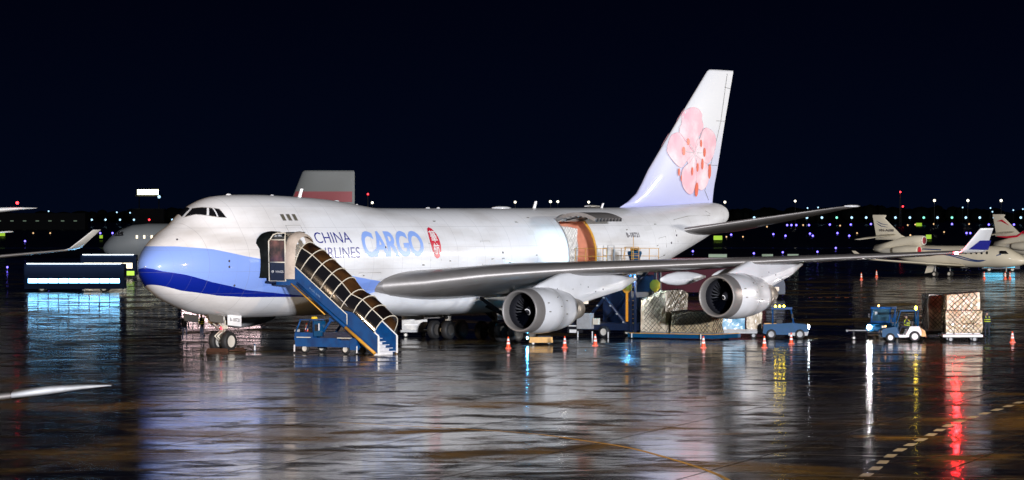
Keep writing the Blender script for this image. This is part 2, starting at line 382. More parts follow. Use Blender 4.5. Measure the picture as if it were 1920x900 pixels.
# ------------------------------------------------------------------ the ground and the far setting
def sheet(name, x0, x1, y0, y1, z, m, nx=1, ny=1):
    mb = MB(); vs = [(x0+(x1-x0)*i/nx, y0+(y1-y0)*j/ny, z) for i in range(nx+1) for j in range(ny+1)]
    fs = [(i*(ny+1)+j, (i+1)*(ny+1)+j, (i+1)*(ny+1)+j+1, i*(ny+1)+j+1) for i in range(nx) for j in range(ny)]
    mb.add(vs, fs); return kind(mb.build(name, m, recalc=False), 'structure')
sheet("grass_field", -3500, 3500, -400, 9000, -0.12, M['grass'])
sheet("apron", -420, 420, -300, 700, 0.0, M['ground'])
sheet("taxiway", -1200, 1200, 860, 905, -0.05, M['ground'])
def strip(mb, pts, w, z):
    """flat painted band through world points"""
    P = [Vector((p[0], p[1], 0)) for p in pts]; L, Q = [], []
    for i, p in enumerate(P):
        t = (P[min(i+1, len(P)-1)]-P[max(i-1, 0)]).normalized(); nn = Vector((-t.y, t.x, 0))*w/2
        L.append((p.x+nn.x, p.y+nn.y, z)); Q.append((p.x-nn.x, p.y-nn.y, z))
    n = len(P); mb.add(L+Q, [(i, i+1, n+i+1, n+i) for i in range(n-1)])
def smooth_path(P, k=10):
    out = []
    for i in range(len(P)-1):
        a, b, c, d = P[max(i-1, 0)], P[i], P[i+1], P[min(i+2, len(P)-1)]
        for j in range(k):
            t = j/k; out.append(tuple(0.5*(2*b[q]+(c[q]-a[q])*t+(2*a[q]-5*b[q]+4*c[q]-d[q])*t*t+(3*b[q]-a[q]-3*c[q]+d[q])*t**3) for q in (0, 1)))
    out.append(P[-1]); return out
mb = MB(); pth = smooth_path([(10.2, 122), (11.07, 126.8), (12.05, 132), (13.66, 141.3), (15.84, 151.2), (17.51, 159), (19.4, 166), (21.34, 172.7), (23.07, 179), (27, 192)], 40)
acc = 0; seg = [pth[0]]; on = True
for a, b in zip(pth, pth[1:]):
    acc += math.hypot(b[0]-a[0], b[1]-a[1]); seg.append(b)
    if acc > 1.55:
        if on: strip(mb, seg, 0.36, 0.004)
        on = not on; acc = 0; seg = [b]
kind(mb.build("dashed_road_line", M['paintline'], recalc=False), 'structure')
mb = MB(); strip(mb, smooth_path([(-7, 161), (0.0, 154.1), (2.78, 148.1), (4.25, 143.8), (5.38, 138.2), (6.38, 132), (6.9, 126.8), (7.2, 120)], 12), 0.17, 0.004)
kind(mb.build("yellow_taxi_line", M['yellowline'], recalc=False), 'structure')
mb = MB()
for a, b, w in [((7, 141.3), (20, 136.4), 0.10), ((8, 129.5), (18, 126.7), 0.10), ((16.2, 201.3), (22.3, 211.4), 0.12), ((22.3, 211.4), (28, 204.5), 0.12), ((7.4, 145.4), (12, 143.6), 0.09),
                ((-22, 196), (-3, 203), 0.12), ((-18, 140), (-1, 146), 0.1), ((30, 232), (-6, 226), 0.1)]:
    strip(mb, [a, b], w, 0.004)
kind(mb.build("faded_apron_lines", M['dimline'], recalc=False), 'structure')
mb = MB()
for i in range(7): strip(mb, [(29.0+i*0.86, 388), (29.45+i*0.86, 388)], 1.1, 0.004)
kind(mb.build("orange_dashes", M['orangeline'], recalc=False), 'structure')

# far dark tree line, seen as one mass
mb = MB(); rnd = random.Random(3)
for i in range(420):
    x = -620+i*3.0+rnd.uniform(-2, 2); hgt = 7.5+3*math.sin(i*0.05)+2*math.sin(i*0.017+1)+rnd.uniform(-1.5, 2); d = 2650+rnd.uniform(-30, 60)
    mb.ball((x, d, hgt*0.5), (rnd.uniform(4, 8), 5, hgt*0.55), 7, 5)
kind(mb.build("tree_line", M['darktree']), 'stuff')

# ------------------------------------------------------------------ the cargo airliner
FX_ZB=([0,.15,.5,1.2,2.5,5.6,9.3,12,44,47,50,54,59.8,63.6,66.6,67.6,68.0],[5.2,4.75,4.3,3.75,3.12,2.28,2.02,2.0,2.0,2.05,2.5,3.6,5.25,6.25,7.2,7.65,8.1])
FX_ZT=([0,.15,.5,1.2,2.0,3,3.6,4.3,5.4,6.7,8.8,11,13.15,17.6,21.1,23.4,26,53,60,66,67.2,67.8,68.0],[5.2,5.65,6.1,6.68,7.15,7.72,8.08,8.55,9.1,9.42,9.53,9.53,9.48,9.29,8.96,8.72,8.7,8.75,8.95,9.12,9.0,8.7,8.3])
FX_W=([0,.15,.5,1.2,2.2,3.5,5.5,8,11,48,54,59.8,63.6,66.6,67.6,68.0],[0,.5,.92,1.48,2.05,2.55,2.95,3.2,3.25,3.25,2.9,2.15,1.55,.95,.65,.1])
FX_ZC=([0,3,10,48,54,60,66.6,68],[5.2,5.3,5.45,5.45,5.9,6.9,8.15,8.25])
def smooth(tab,x):
    X,Y=np.array(tab[0],float),np.array(tab[1],float)
    # monotone-ish catmull via pchip
    h=np.diff(X);d=np.diff(Y)/h
    m=np.zeros(len(X));m[0]=d[0];m[-1]=d[-1]
    for k in range(1,len(X)-1):
        if d[k-1]*d[k]>0:
            w1=2*h[k]+h[k-1];w2=h[k]+2*h[k-1];m[k]=(w1+w2)/(w1/d[k-1]+w2/d[k])
    x=min(max(x,X[0]),X[-1]);i=min(max(int(np.searchsorted(X,x))-1,0),len(X)-2)
    t=(x-X[i])/h[i]
    return float((2*t**3-3*t*t+1)*Y[i]+(t**3-2*t*t+t)*h[i]*m[i]+(-2*t**3+3*t*t)*Y[i+1]+(t**3-t*t)*h[i]*m[i+1])
def section(x,phis):
    zb,zt,W,zc=(smooth(t,x) for t in (FX_ZB,FX_ZT,FX_W,FX_ZC))
    W=max(W,.01)
    zm=min(zt,float(np.interp(x,[0,2.5,4,6,9,68],[9,7.6,7.9,8.35,8.7,9.5])))
    ru=float(np.interp(x,[0,3,4.5,7,22,24],[1.2,1.5,1.8,2.2,2.4,3.0]))
    a=np.radians(np.arange(-90,271,2.0))
    up=max(zm-zc,.02);lo=max(zc-zb,.02)
    pts=[(W*math.cos(t),(up if math.sin(t)>0 else lo)*math.sin(t)) for t in a[:-1]]
    if zt>zm+.02:
        c=zt-ru-zc
        pts+=[(ru*math.cos(t),c+ru*math.sin(t)) for t in np.radians(np.arange(0,181,3.0))]
    pts=sorted(set((round(p[0],5),round(p[1],5)) for p in pts))
    def half(P):
        s=[]
        for p in P:
            while len(s)>1 and (s[-1][0]-s[-2][0])*(p[1]-s[-2][1])-(s[-1][1]-s[-2][1])*(p[0]-s[-2][0])<=0:s.pop()
            s.append(p)
        return s[:-1]
    H=half(pts)+half(pts[::-1])
    out=[]
    D=[]
    for i in range(len(H)):
        p,q=H[i],H[(i+1)%len(H)];n=max(1,int(math.hypot(q[0]-p[0],q[1]-p[1])/.08))
        for k in range(n):
            u=(p[0]+(q[0]-p[0])*k/n,p[1]+(q[1]-p[1])*k/n);D.append((math.atan2(u[1],u[0])%(2*math.pi),math.hypot(*u)))
    D.sort();A=np.array([d[0] for d in D]);R=np.array([d[1] for d in D])
    A=np.concatenate([A-2*math.pi,A,A+2*math.pi]);R=np.tile(R,3)
    r=[float(np.interp(math.radians(f)%(2*math.pi),A,R)) for f in phis]
    return [(r_*math.cos(math.radians(f)),zc+r_*math.sin(math.radians(f))) for r_,f in zip(r,phis)]
NOSE = Vector((-21.75, 235.0, 0)); TH = R(56.7)
def W(X, Y, Z=0):                               # aircraft metres (aft, port, up) to world
    c, s = math.cos(TH), math.sin(TH); return Vector((NOSE.x+X*c+Y*s, NOSE.y+X*s-Y*c, Z))
_sc = {}
FINE = list(range(-90, 91, 2))
def sec_at(X):
    k = round(X, 1)
    if k not in _sc:
        P = section(k, FINE); _sc[k] = P
    return _sc[k]
def SZ(X, z, off=0.015):
    P = sec_at(X); zz = [p[1] for p in P]; i = int(np.clip(np.searchsorted(zz, z), 1, len(zz)-1)); a, b = P[i-1], P[i]
    t = (z-a[1])/max(b[1]-a[1], 1e-6); ny, nz = b[1]-a[1], -(b[0]-a[0]); q = math.hypot(ny, nz)
    return (X, a[0]+(b[0]-a[0])*t+off*ny/q, z+off*nz/q)
def SP(X, phi, off=0.015):
    (y, z), (y0, z0), (y1, z1) = section(X, [phi, phi-2, phi+2]); ny, nz = z1-z0, -(y1-y0); q = math.hypot(ny, nz) or 1
    return (X, y+off*ny/q, z+off*nz/q)
def patch(mb, c, off=0.015, n=5, side=1):
    g = []
    for i in range(n+1):
        for j in range(n+1):
            u, v = i/n, j/n
            X = (c[0][0]*(1-u)+c[1][0]*u)*(1-v)+(c[3][0]*(1-u)+c[2][0]*u)*v
            F = (c[0][1]*(1-u)+c[1][1]*u)*(1-v)+(c[3][1]*(1-u)+c[2][1]*u)*v
            p = SP(X, F, off); g.append((p[0], p[1]*side, p[2]))
    mb.add(g, [(i*(n+1)+j, (i+1)*(n+1)+j, (i+1)*(n+1)+j+1, i*(n+1)+j+1) for i in range(n) for j in range(n)], True)

def yt(x, t): x = max(x, 0); return 5*t*(0.2969*math.sqrt(x)-0.126*x-0.3516*x*x+0.2843*x**3-0.1015*x**4)
FX = [0.5*(1-math.cos(math.pi*i/19)) for i in range(20)]
def wing_ring(X, Y, Z, ch, t, inc=0.0, camber=0.0):
    up = [(X+x*ch, Y, Z+(yt(x, t)+camber*4*x*(1-x))*ch-x*ch*math.tan(R(inc))) for x in FX[::-1]]
    lo = [(X+x*ch, Y, Z+(-yt(x, t)+camber*4*x*(1-x))*ch-x*ch*math.tan(R(inc))) for x in FX[1:]]
    return up+lo
def fin_ring(X, Z, ch, t, y=0):
    return [(X+x*ch, y+yt(x, t)*ch, Z) for x in FX[::-1]]+[(X+x*ch, y-yt(x, t)*ch, Z) for x in FX[1:]]

plane = thing("cargo_airliner", "large white four-engined freight jet with blue nose bands and open side cargo door", "airliner", NOSE, TH)
# fuselage skin with the two door openings left out
PHL = sorted(set(list(range(-90, 91, 5)) + [-17.5, 21, -8.8, 50]))
PHL = PHL + [180-p for p in PHL[::-1][1:-1]]
XS = [0.02, .08, .18, .32, .5, .75, 1.0, 1.35, 1.75, 2.2, 2.7, 3.2, 3.7, 4.2, 4.6, 5.0, 5.4, 5.9, 6.5, 7.2, 8.1, 9.3, 10.2, 11, 12, 13, 14, 15, 16, 17, 18, 19, 20, 21, 22, 22.7, 23.4, 24.2, 25.5, 28, 32, 36, 40, 41.7, 45.1, 46.5, 48, 50, 52, 54, 56, 58, 60, 62, 63.6, 65, 66, 66.6, 67.1, 67.5, 67.8, 67.95]
rings = [[(x, p[0], p[1]) for p in section(x, PHL)] for x in XS]
mb = MB(True); n = len(PHL); fs = []
for i in range(len(XS)-1):
    for j in range(n):
        k = (j+1) % n; port = j < n//2 and k <= n//2
        pm = (PHL[j]+PHL[k])/2 if port else 999
        if port and abs(XS[i]-8.1) < .01 and -17.5 < pm < 21: continue
        if port and abs(XS[i]-41.7) < .01 and -8.8 < pm < 50: continue
        fs.append((i*n+j, i*n+k, (i+1)*n+k, (i+1)*n+j))
mb.add([p for r in rings for p in r], fs, True)
mb.add(rings[0], [tuple(range(n))]); mb.add(rings[-1], [tuple(range(n))])
fus = mb.build("fuselage", M['paint'], plane)
# hold lining seen through the cargo door
mb = MB(True)
V = lambda x, y, z: (x, y, z)
def quad(a, b, c, d): mb.add([a, b, c, d], [(0, 1, 2, 3)])
hx0, hx1, hy0, hy1, hz0, hz1 = 40.6, 46.6, -2.2, 2.98, 4.93, 8.02
mb.use(M['yellow']); quad((hx0, hy0, hz0), (hx1, hy0, hz0), (hx1, 3.1, hz0), (hx0, 3.1, hz0))
mb.use(M['salmon']); quad((hx0, hy0, hz1), (hx1, hy0, hz1), (hx1, 1.85, hz1), (hx0, 1.85, hz1))
quad((hx0, hy0, hz0), (hx1, hy0, hz0), (hx1, hy0, hz1), (hx0, hy0, hz1))
quad((hx0, hy0, hz0), (hx0, 3.05, hz0), (hx0, 1.9, hz1), (hx0, hy0, hz1))
quad((hx1, hy0, hz0), (hx1, 3.05, hz0), (hx1, 1.9, hz1), (hx1, hy0, hz1))
mb.build("cargo_hold", None, plane, recalc=False)
ld = bpy.data.lights.new("hold_ceiling_light", 'AREA'); ld.shape = 'RECTANGLE'; ld.size = 2.5; ld.size_y = 0.4; ld.energy = 90; ld.color = (1, 0.95, 0.9)
lo = bpy.data.objects.new("hold_ceiling_light", ld); COL.objects.link(lo); lo.location = W(43.3, 1.3, 7.9); lo.rotation_euler = (0, 0, TH)
# door frame hoops and raised cargo door
mb = MB(True)
for x, m_, w_ in ((45.1, M['yellow'], .09), (41.7, M['metal'], .05)):
    mb.use(m_); mb.tube([SP(x, f, 0.02) for f in np.linspace(-8.8, 50, 12)], w_, 6)
mb.use(M['wing']); mb.tube([SP(x, 50, 0.03) for x in np.linspace(41.6, 45.2, 5)], .07, 6)
mb.build("cargo_door_frame", None, plane)
hinge = SP(43.4, 50, 0.05); ang = R(70)
def swing(p):
    dy, dz = p[1]-hinge[1], p[2]-hinge[2]; c, s = math.cos(ang), math.sin(ang)
    return (p[0], hinge[1]+dy*c-dz*s, hinge[2]+dy*s+dz*c+.04)
mb = MB(True)
outer = [[swing(SP(x, f, 0.02)) for f in np.linspace(50, -8.8, 14)] for x in (41.75, 45.05)]
inner = [[swing(SP(x, f, -0.22)) for f in np.linspace(50, -8.8, 14)] for x in (41.75, 45.05)]
mb.use(M['wing']); mb.loft([[*outer[0], *inner[0][::-1]], [*outer[1], *inner[1][::-1]]], smooth=False)
mb.use(M['metal'])
for f in np.linspace(44, -6, 7):
    mb.tube([swing(SP(x, f, -0.25)) for x in (41.8, 45.0)], .045, 5)
cd = mb.build("cargo_door", None, plane)
for k in range(8):
    mb = MB(True).use(M['dark']); mb.box(swing(SP(42+k*.42, -9.0, -0.1)), (.16, .10, .22)); mb.build("latch", None, cd)
for x in (42.4, 44.4):
    mb = MB(True); a, b = SP(x, 47, -.05), swing(SP(x, 18, -.2)); mb.tube([a, b], .05, 6); mb.build("lift_strut", M['dark'], cd)
# passenger door opening: dark box stands in for the shaded interior
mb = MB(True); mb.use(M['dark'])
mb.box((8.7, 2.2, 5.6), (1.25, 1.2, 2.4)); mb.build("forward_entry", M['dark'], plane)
# cockpit glazing
for side in (1, -1):
    for c in ([(4.48, 88.5), (4.97, 76.5), (4.5, 68.5), (3.72, 88)], [(5.04, 74.5), (5.17, 72), (5.05, 61.8), (4.6, 66.5)], [(5.27, 71.3), (5.5, 68.0), (5.62, 57.5), (5.14, 60.7)]):
        mb = MB(True); patch(mb, c, 0.02, 5, side); mb.build("cockpit_window", M['glass'], plane)
mb = MB(True)
mb.tube([SP(*q, 0.03) for q in ((4.5, 89), (4.8, 80), (5.0, 75.5), (5.25, 71.7), (5.53, 68), (5.65, 57.3), (5.1, 60.6), (4.55, 67.5), (4.1, 78), (3.68, 88.5))], .018, 5)
mb.build("windscreen_frame", M['metal'], plane)
for x in (10.75, 11.35, 11.95):
    mb = MB(True); c = [(x, 54.5), (x+.26, 54.5), (x+.26, 48.5), (x, 48.5)]; mb.use(M['metal']); patch(mb, [(c[0][0]-.05, 55.4), (c[1][0]+.05, 55.4), (c[2][0]+.05, 47.6), (c[3][0]-.05, 47.6)], .012, 3)
    mb.use(M['greyglass']); patch(mb, c, .02, 3); mb.build("upper_deck_window", None, plane)
# door outlines, static ports, small marks
for (x0, x1, f0, f1) in ((25.2, 26.4, -20, 18), (31.2, 32.3, -8, 20), (54.1, 55.2, -14, 14), (17.4, 19.8, -40, -14), (10.7, 12.2, 30, 42)):
    mb = MB(True); mb.tube([SP(x, f, 0.0) for x, f in ((x0, f0), (x0, (f0+f1)/2), (x0, f1), (x1, f1), (x1, (f0+f1)/2), (x1, f0), (x0, f0))], .012, 4); mb.build("hatch_outline", M['dimline'], plane)
for x, f in ((4.6, -3), (4.6, 4), (1.9, 58), (5.3, -26), (14.2, -5), (20.3, 14), (33.6, 6), (56.0, 2), (57, 10)):
    mb = MB(True); mb.ball(SP(x, f, 0.0), (.08, .05, .08), 8, 5); mb.build("static_port", M['letter'], plane)
rs = random.Random(5)
for k in range(34):                             # small stencils, drains and scuffs along the side
    x = rs.uniform(9.5, 56); f = rs.choice((rs.uniform(-30, -12), rs.uniform(-10, 8), rs.uniform(30, 55)))
    if 41 < x < 46 or 12.5 < x < 27 and f > 0: continue
    mb = MB(True); patch(mb, [(x, f+.8), (x+rs.uniform(.12, .4), f+.8), (x+rs.uniform(.12, .4), f-.6), (x, f-.6)], .012, 2); mb.build("stencil_mark", M['dimline'], plane)
for x, w_ in ((18.6, .9), (29.5, 1.3), (37.2, .8), (52.5, 1.1), (49.0, .7)):
    mb = MB(True); patch(mb, [(x, 34), (x+w_, 34), (x+w_, 27), (x, 27)], .010, 3); mb.build("skin_repair_patch", mat('repair_patch_paint', (.70, .70, .70), .5), plane)
# lettering and emblems on the port side
lettering("title_lettering", "CHINA", M['navy'], lambda u, v: SZ(13.05+u, 6.55+v), plane, fy=True, w=3.75, h=0.66, bold=-0.004, slices=.12)
lettering("title_lettering", "AIRLINES", M['navy'], lambda u, v: SZ(12.95+u, 5.62+v), plane, fy=True, w=4.5, h=0.66, bold=-0.004, slices=.12)
lettering("cargo_lettering", "CARGO", M['sky'], lambda u, v: SZ(17.85+u, 5.64+v), plane, fy=True, w=6.7, h=1.62, bold=0.03, slices=.12, space=0.92)
lettering("registration_lettering", "B-18721", M['letter'], lambda u, v: SZ(49.6+u, 6.68+v), plane, fy=True, w=1.75, h=.34, bold=0.02, slices=.12)
mb = MB(True); ox, oz, ra, rb = 25.95, 6.48, .55, 1.0
rows = 24; P = []
for i in range(rows+1):
    t = -1+2*i/rows; hw = math.sqrt(max(0, 1-t*t))*ra
    for j in range(5): P.append(SZ(ox-hw+2*hw*j/4, oz+t*rb))
mb.add(P, [(i*5+j, i*5+j+1, (i+1)*5+j+1, (i+1)*5+j) for i in range(rows) for j in range(4)], True)
seal = mb.build("red_seal", M['red'], plane, recalc=False)
for s_, z_ in (("\u83ef", 6.52), ("\u822a", 5.72)):
    lettering("seal_character", s_, M['whitemark'], lambda u, v: SZ(25.6+u, z_+v, 0.03), seal, fy=True, w=.70, h=.74, bold=0.012, slices=.12)
# antennas and lights on the crown
for x, h_, w_ in ((15.3, .55, .3), (42.2, .5, .28), (50.9, .35, .2)):
    mb = MB(True); z0 = section(x, [90])[0][1]-.03; mb.prism([(x, z0), (x+w_, z0), (x+w_+.22, z0+h_), (x+w_*.5+.14, z0+h_)], -.03, .03); mb.build("antenna", M['white'], plane)
for x, l_, h_ in ((38.3, 1.2, .16), (29.6, .25, .1), (30.8, .2, .1), (8.2, .25, .1), (12.6, .15, .08), (19.4, .3, .1), (21.6, .12, .1)):
    mb = MB(True); z0 = section(x, [90])[0][1]-.02; mb.ball((x, 0, z0), (l_, .3 if l_ > 1 else .1, h_), 12, 6); mb.build("crown_fairing", M['white'], plane)

# wings
WS = [(1.5, 18.9, 3.72, 19.0, .112, 2.0), (3.2, 19.9, 3.80, 17.2, .112, 2.0), (5, 21.9, 4.0, 15.6, .118, 1.8), (8, 24.6, 4.45, 13.4, .108, 1.4), (12.3, 28.3, 4.82, 10.3, .088, .8), (20.8, 35.3, 5.28, 7.5, .072, .3), (28, 41.3, 5.66, 5.0, .062, 0), (31.0, 43.9, 5.84, 4.1, .058, 0), (31.35, 44.6, 5.9, 3.3, .05, 0)]
ENG = [(22.6, 11.7, 2.3), (31.34, 20.8, 3.15)]
fan_mesh = None
for side in (1, -1):
    mb = MB(True); mb.use(M['wing']); mb.loft([[(p[0], p[1]*side, p[2]) for p in wing_ring(x, y, z, c, t, i, .012)] for (y, x, z, c, t, i) in WS])
    wg = mb.build("wing", None, plane)
    mb = MB(True)                               # polished slats on the leading edge
    rr = []
    for (y, x, z, c, t, i) in WS[1:-1]:
        rr.append([(x+xx*c-.02, y*side, z+(sgn*yt(xx, t)*1.03+.012*4*xx*(1-xx))*c-xx*c*math.tan(R(i))) for xx, sgn in ((.07, 1), (.045, 1), (.025, 1), (.008, 1), (0, 1), (.008, -1), (.025, -1), (.045, -1))])
    mb.loft(rr, closed=False, caps=False); mb.build("leading_edge_slat", M['metal'], wg)
    for a, b_, nme in ((3.6, 11.0, "trailing_edge_flap"), (13, 20, "trailing_edge_flap"), (22, 28.5, "aileron")):
        mb = MB(True); pr = []
        for y in (a, b_):
            x, z, c, t, i = (float(np.interp(y, [w[0] for w in WS], [w[q] for w in WS])) for q in (1, 2, 3, 4, 5))
            pr.append([(x+xx*c, y*side, z-xx*c*math.tan(R(i))+sg*(yt(xx, t)*c+.03)) for xx, sg in ((.78, 1), (.9, 1), (1.01, 1), (1.01, -1), (.9, -1), (.78, -1))])
        mb.loft(pr, smooth=False); mb.build(nme, M['wing'], wg)
    if side == 1:
        for x, z in ((21.55, 4.0), (22.45, 4.12)):
            mb = MB(True); mb.ball((x-.18, 3.95 if x < 22 else 4.9, z-.05), (.25, .3, .17), 12, 8); mb.build("landing_light", M['blueglass'], wg)
    for y, x0, zc, l_ in ((7.2, 34.0, 3.05, 5.5), (16.2, 32.2, 4.15, 5.6), (18.6, 34.6, 4.35, 5.0)):
        mb = MB(True); rr = []
        for u in (0, .05, .15, .35, .6, .8, .92, 1):
            r_ = .46*math.sin(math.pi*min(.98, max(.03, u**.8)))**.7
            rr.append([(x0+u*l_, (y+r_*.62*math.cos(a))*side, zc+.12*u+r_*math.sin(a)) for a in np.linspace(0, 2*math.pi, 13)[:-1]])
        mb.loft(rr); mb.build("flap_track_fairing", M['white'], wg)
    # winglet
    mb = MB(True); mb.use(M['white']); mb.loft([fin_ring(x, z, c, .07, y*side) for x, z, c, y in ((44.3, 5.85, 3.75, 31.2), (44.6, 6.05, 3.35, 31.35), (45.5, 7.3, 2.0, 32.05), (45.65, 7.42, 1.85, 32.1))])
    wl_ = mb.build("winglet", None, plane)
    mb = MB(True); q = lambda x, z, o: (x, (31.25+(z-5.85)*.55+o)*side, z)
    for o in (.13, -.13): mb.add([q(45.15, 6.05, o), q(48.0, 6.0, o), q(47.75, 6.62, o), q(46.2, 6.62, o)], [(0, 1, 2, 3)])
    mb.build("blue_panel", M['navy'], wl_)
    mb = MB(True); mb.ball((44.1, 31.15*side, 5.83), (.16, .13, .09), 10, 6); mb.build("navigation_light", M['e_nav'] if side == 1 else M['glass'], wg)
    # engines with pylons
    for k, (ex, ey, ez) in enumerate(ENG):
        mb = MB(True); o = (ex, ey*side, ez); mb.use(M['white'])
        mb.lathe([(.9, 1.40), (1.5, 1.455), (2.2, 1.47), (3.0, 1.44), (3.02, 1.43), (3.9, 1.34), (4.7, 1.20), (5.15, 1.10), (5.14, 1.06), (4.6, 1.0)], o, 'x', 48)
        ng = mb.build("engine", None, plane)
        for sx_, sr in ((3.0, 1.438),):
            mb = MB(True); mb.tube([(o[0]+sx_, o[1]+sr*math.cos(a), o[2]+sr*math.sin(a)) for a in np.linspace(0, 2*math.pi, 41)[:-1]], .009, 4, loop=True); mb.build("cowl_seam", M['dimline'], ng)
        for q_, (dx_, a_) in enumerate(((1.3, 200), (1.35, 178), (2.6, 215), (2.7, 190), (3.4, 170), (3.6, 205))):
            a_ = R(a_-180) if side > 0 else R(a_); rr_ = 1.46-.02*max(0, dx_-2.4)*3; mb = MB(True); mb.box((o[0]+dx_, o[1]+rr_*math.cos(a_), o[2]+rr_*math.sin(a_)), (.16, .05, .06)); mb.build("latch_cover", M['dimline'], ng)
        mb = MB(True); mb.use(M['metal']); mb.lathe([(.6, 1.13), (.35, 1.12), (.12, 1.15), (.02, 1.2), (-.01, 1.25), (.03, 1.295), (.15, 1.335), (.45, 1.375), (.9, 1.40)], o, 'x', 48); mb.build("inlet_lip", None, ng)
        mb = MB(True); mb.use(M['dark']); mb.lathe([(.6, 1.13), (1.0, 1.16), (1.6, 1.17), (1.62, .3)], o, 'x', 40); mb.build("inlet_duct", None, ng)
        mb = MB(True)
        for q_ in range(30):
            a = 2*math.pi*q_/30; P = []
            for r_, tw in ((.30, .08), (1.12, .17)):
                for s_ in (-1, 1):
                    aa = a+s_*tw*.42; P.append((o[0]+1.35+s_*.11, o[1]+r_*math.cos(aa), o[2]+r_*math.sin(aa)))
            mb.add([P[0], P[1], P[3], P[2]], [(0, 1, 2, 3)])
        mb.build("fan", M['fan'], ng, recalc=False)
        mb = MB(True); mb.use(M['dark']); mb.lathe([(.75, .01), (.85, .10), (1.05, .22), (1.35, .33), (1.4, .33)], o, 'x', 24)
        mb.use(M['whitemark']); sp_ = []
        for q_ in range(22):
            u = q_/21; a = 4.9*u+.9+k; r_ = .05+.26*u; xx = .74+.60*u**1.5; sp_.append((o[0]+xx, o[1]-r_*math.cos(a), o[2]+r_*math.sin(a)))
        mb.tube(sp_, .028, 5); mb.build("spinner", None, ng)
        mb = MB(True); mb.use(M['hotmetal']); mb.lathe([(4.4, .95), (5.3, .88), (6.0, .76), (6.75, .62), (6.74, .57), (6.2, .5)], o, 'x', 36); mb.lathe([(6.2, .42), (6.8, .3), (7.3, .04)], o, 'x', 24); mb.build("exhaust_nozzle", None, ng)
        mb = MB(True); mb.use(M['white'])
        if k == 0: L = [(23.6, 3.55, .12), (25.4, 4.1, .24), (27.1, 4.55, .28), (29.0, 4.70, .28), (34.5, 4.35, .2), (36.6, 4.15, .05)]; B = [(23.6, 3.3), (25.4, 3.2), (27.1, 3.0), (29.9, 2.5), (33.4, 3.35), (36.6, 4.05)]
        else: L = [(32.3, 4.40, .12), (33.6, 4.85, .24), (35.2, 5.32, .28), (37.0, 5.42, .28), (40.8, 5.25, .2), (42.4, 5.1, .05)]; B = [(32.3, 4.1), (33.6, 4.1), (35.2, 3.9), (38.4, 3.3), (40.8, 4.35), (42.4, 5.0)]
        rr = []
        for (x, zt_, w_), (_, zb_) in zip(L, B):
            rr.append([(x, ey*side+w_*cx_, zb_+(zt_-zb_)*cz_) for cx_, cz_ in ((0, 1), (.8, .96), (1, .8), (1, .3), (.8, .05), (0, 0), (-.8, .05), (-1, .3), (-1, .8), (-.8, .96))])
        mb.loft(rr)
        mb.use(M['hotmetal']); mb.box((29.9 if k == 0 else 38.5, ey*side, 2.72 if k == 0 else 3.5), (1.0, .4, .26))
        py_ = mb.build("engine_pylon", None, plane)
        for q_ in range(7):
            mb = MB(True); u_ = q_/6; mb.box((L[1][0]+1.2+5.5*u_, (ey+.275-.03*u_)*side, L[1][1]-.5-.25*math.sin(9*u_)), (.07, .03, .09)); mb.build("access_mark", M['letter'], py_)
        mb = MB(True); mb.add([(ex+1.0, (ey-1.40)*side, ez+.35), (ex+2.3, (ey-1.47)*side, ez+.3), (ex+2.2, (ey-1.85)*side, ez+.55)], [(0, 1, 2)]); mb.build("nacelle_strake", M['white'], ng)
# wing-body fairing
mb = MB(True); rr = []
for x, w_, zb, zt_ in ((18.2, 2.4, 2.35, 3.2), (19.5, 2.9, 2.05, 3.7), (22, 3.35, 1.82, 4.3), (28, 3.5, 1.72, 4.3), (34, 3.5, 1.74, 4.1), (38, 3.35, 1.85, 4.0), (41, 2.9, 2.05, 3.7), (43.5, 2.2, 2.3, 3.2)):
    rr.append([(x, w_*abs(math.cos(a))**.7*(1 if math.cos(a) > 0 else -1), (zb+zt_)/2+(zt_-zb)/2*abs(math.sin(a))**.8*(1 if math.sin(a) > 0 else -1)) for a in np.linspace(0, 2*math.pi, 29)[:-1]])
mb.loft(rr); mb.build("wing_body_fairing", M['white'], plane)

# tail
FS = [(53.3, 8.72, 66.6), (54.5, 9.15, 66.3), (55.7, 9.75, 66.4), (56.5, 10.5, 66.6), (57.3, 11.4, 66.95), (61.45, 15.1, 68.1), (65.55, 18.7, 69.3), (65.9, 18.84, 69.3)]
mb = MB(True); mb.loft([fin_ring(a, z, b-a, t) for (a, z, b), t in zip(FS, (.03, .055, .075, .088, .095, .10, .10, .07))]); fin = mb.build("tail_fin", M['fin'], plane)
def finY(X, Z, off=.02):
    off += .03
    a = float(np.interp(Z, [f[1] for f in FS], [f[0] for f in FS])); b = float(np.interp(Z, [f[1] for f in FS], [f[2] for f in FS]))
    t = float(np.interp(Z, [f[1] for f in FS], (.03, .055, .075, .088, .095, .10, .10, .07))); u = min(max((X-a)/(b-a), 0.0), 1)
    return yt(u, t)*(b-a)+off
fx = lambda x, z: x+(.32-finY(x, z, -.03))*1.35
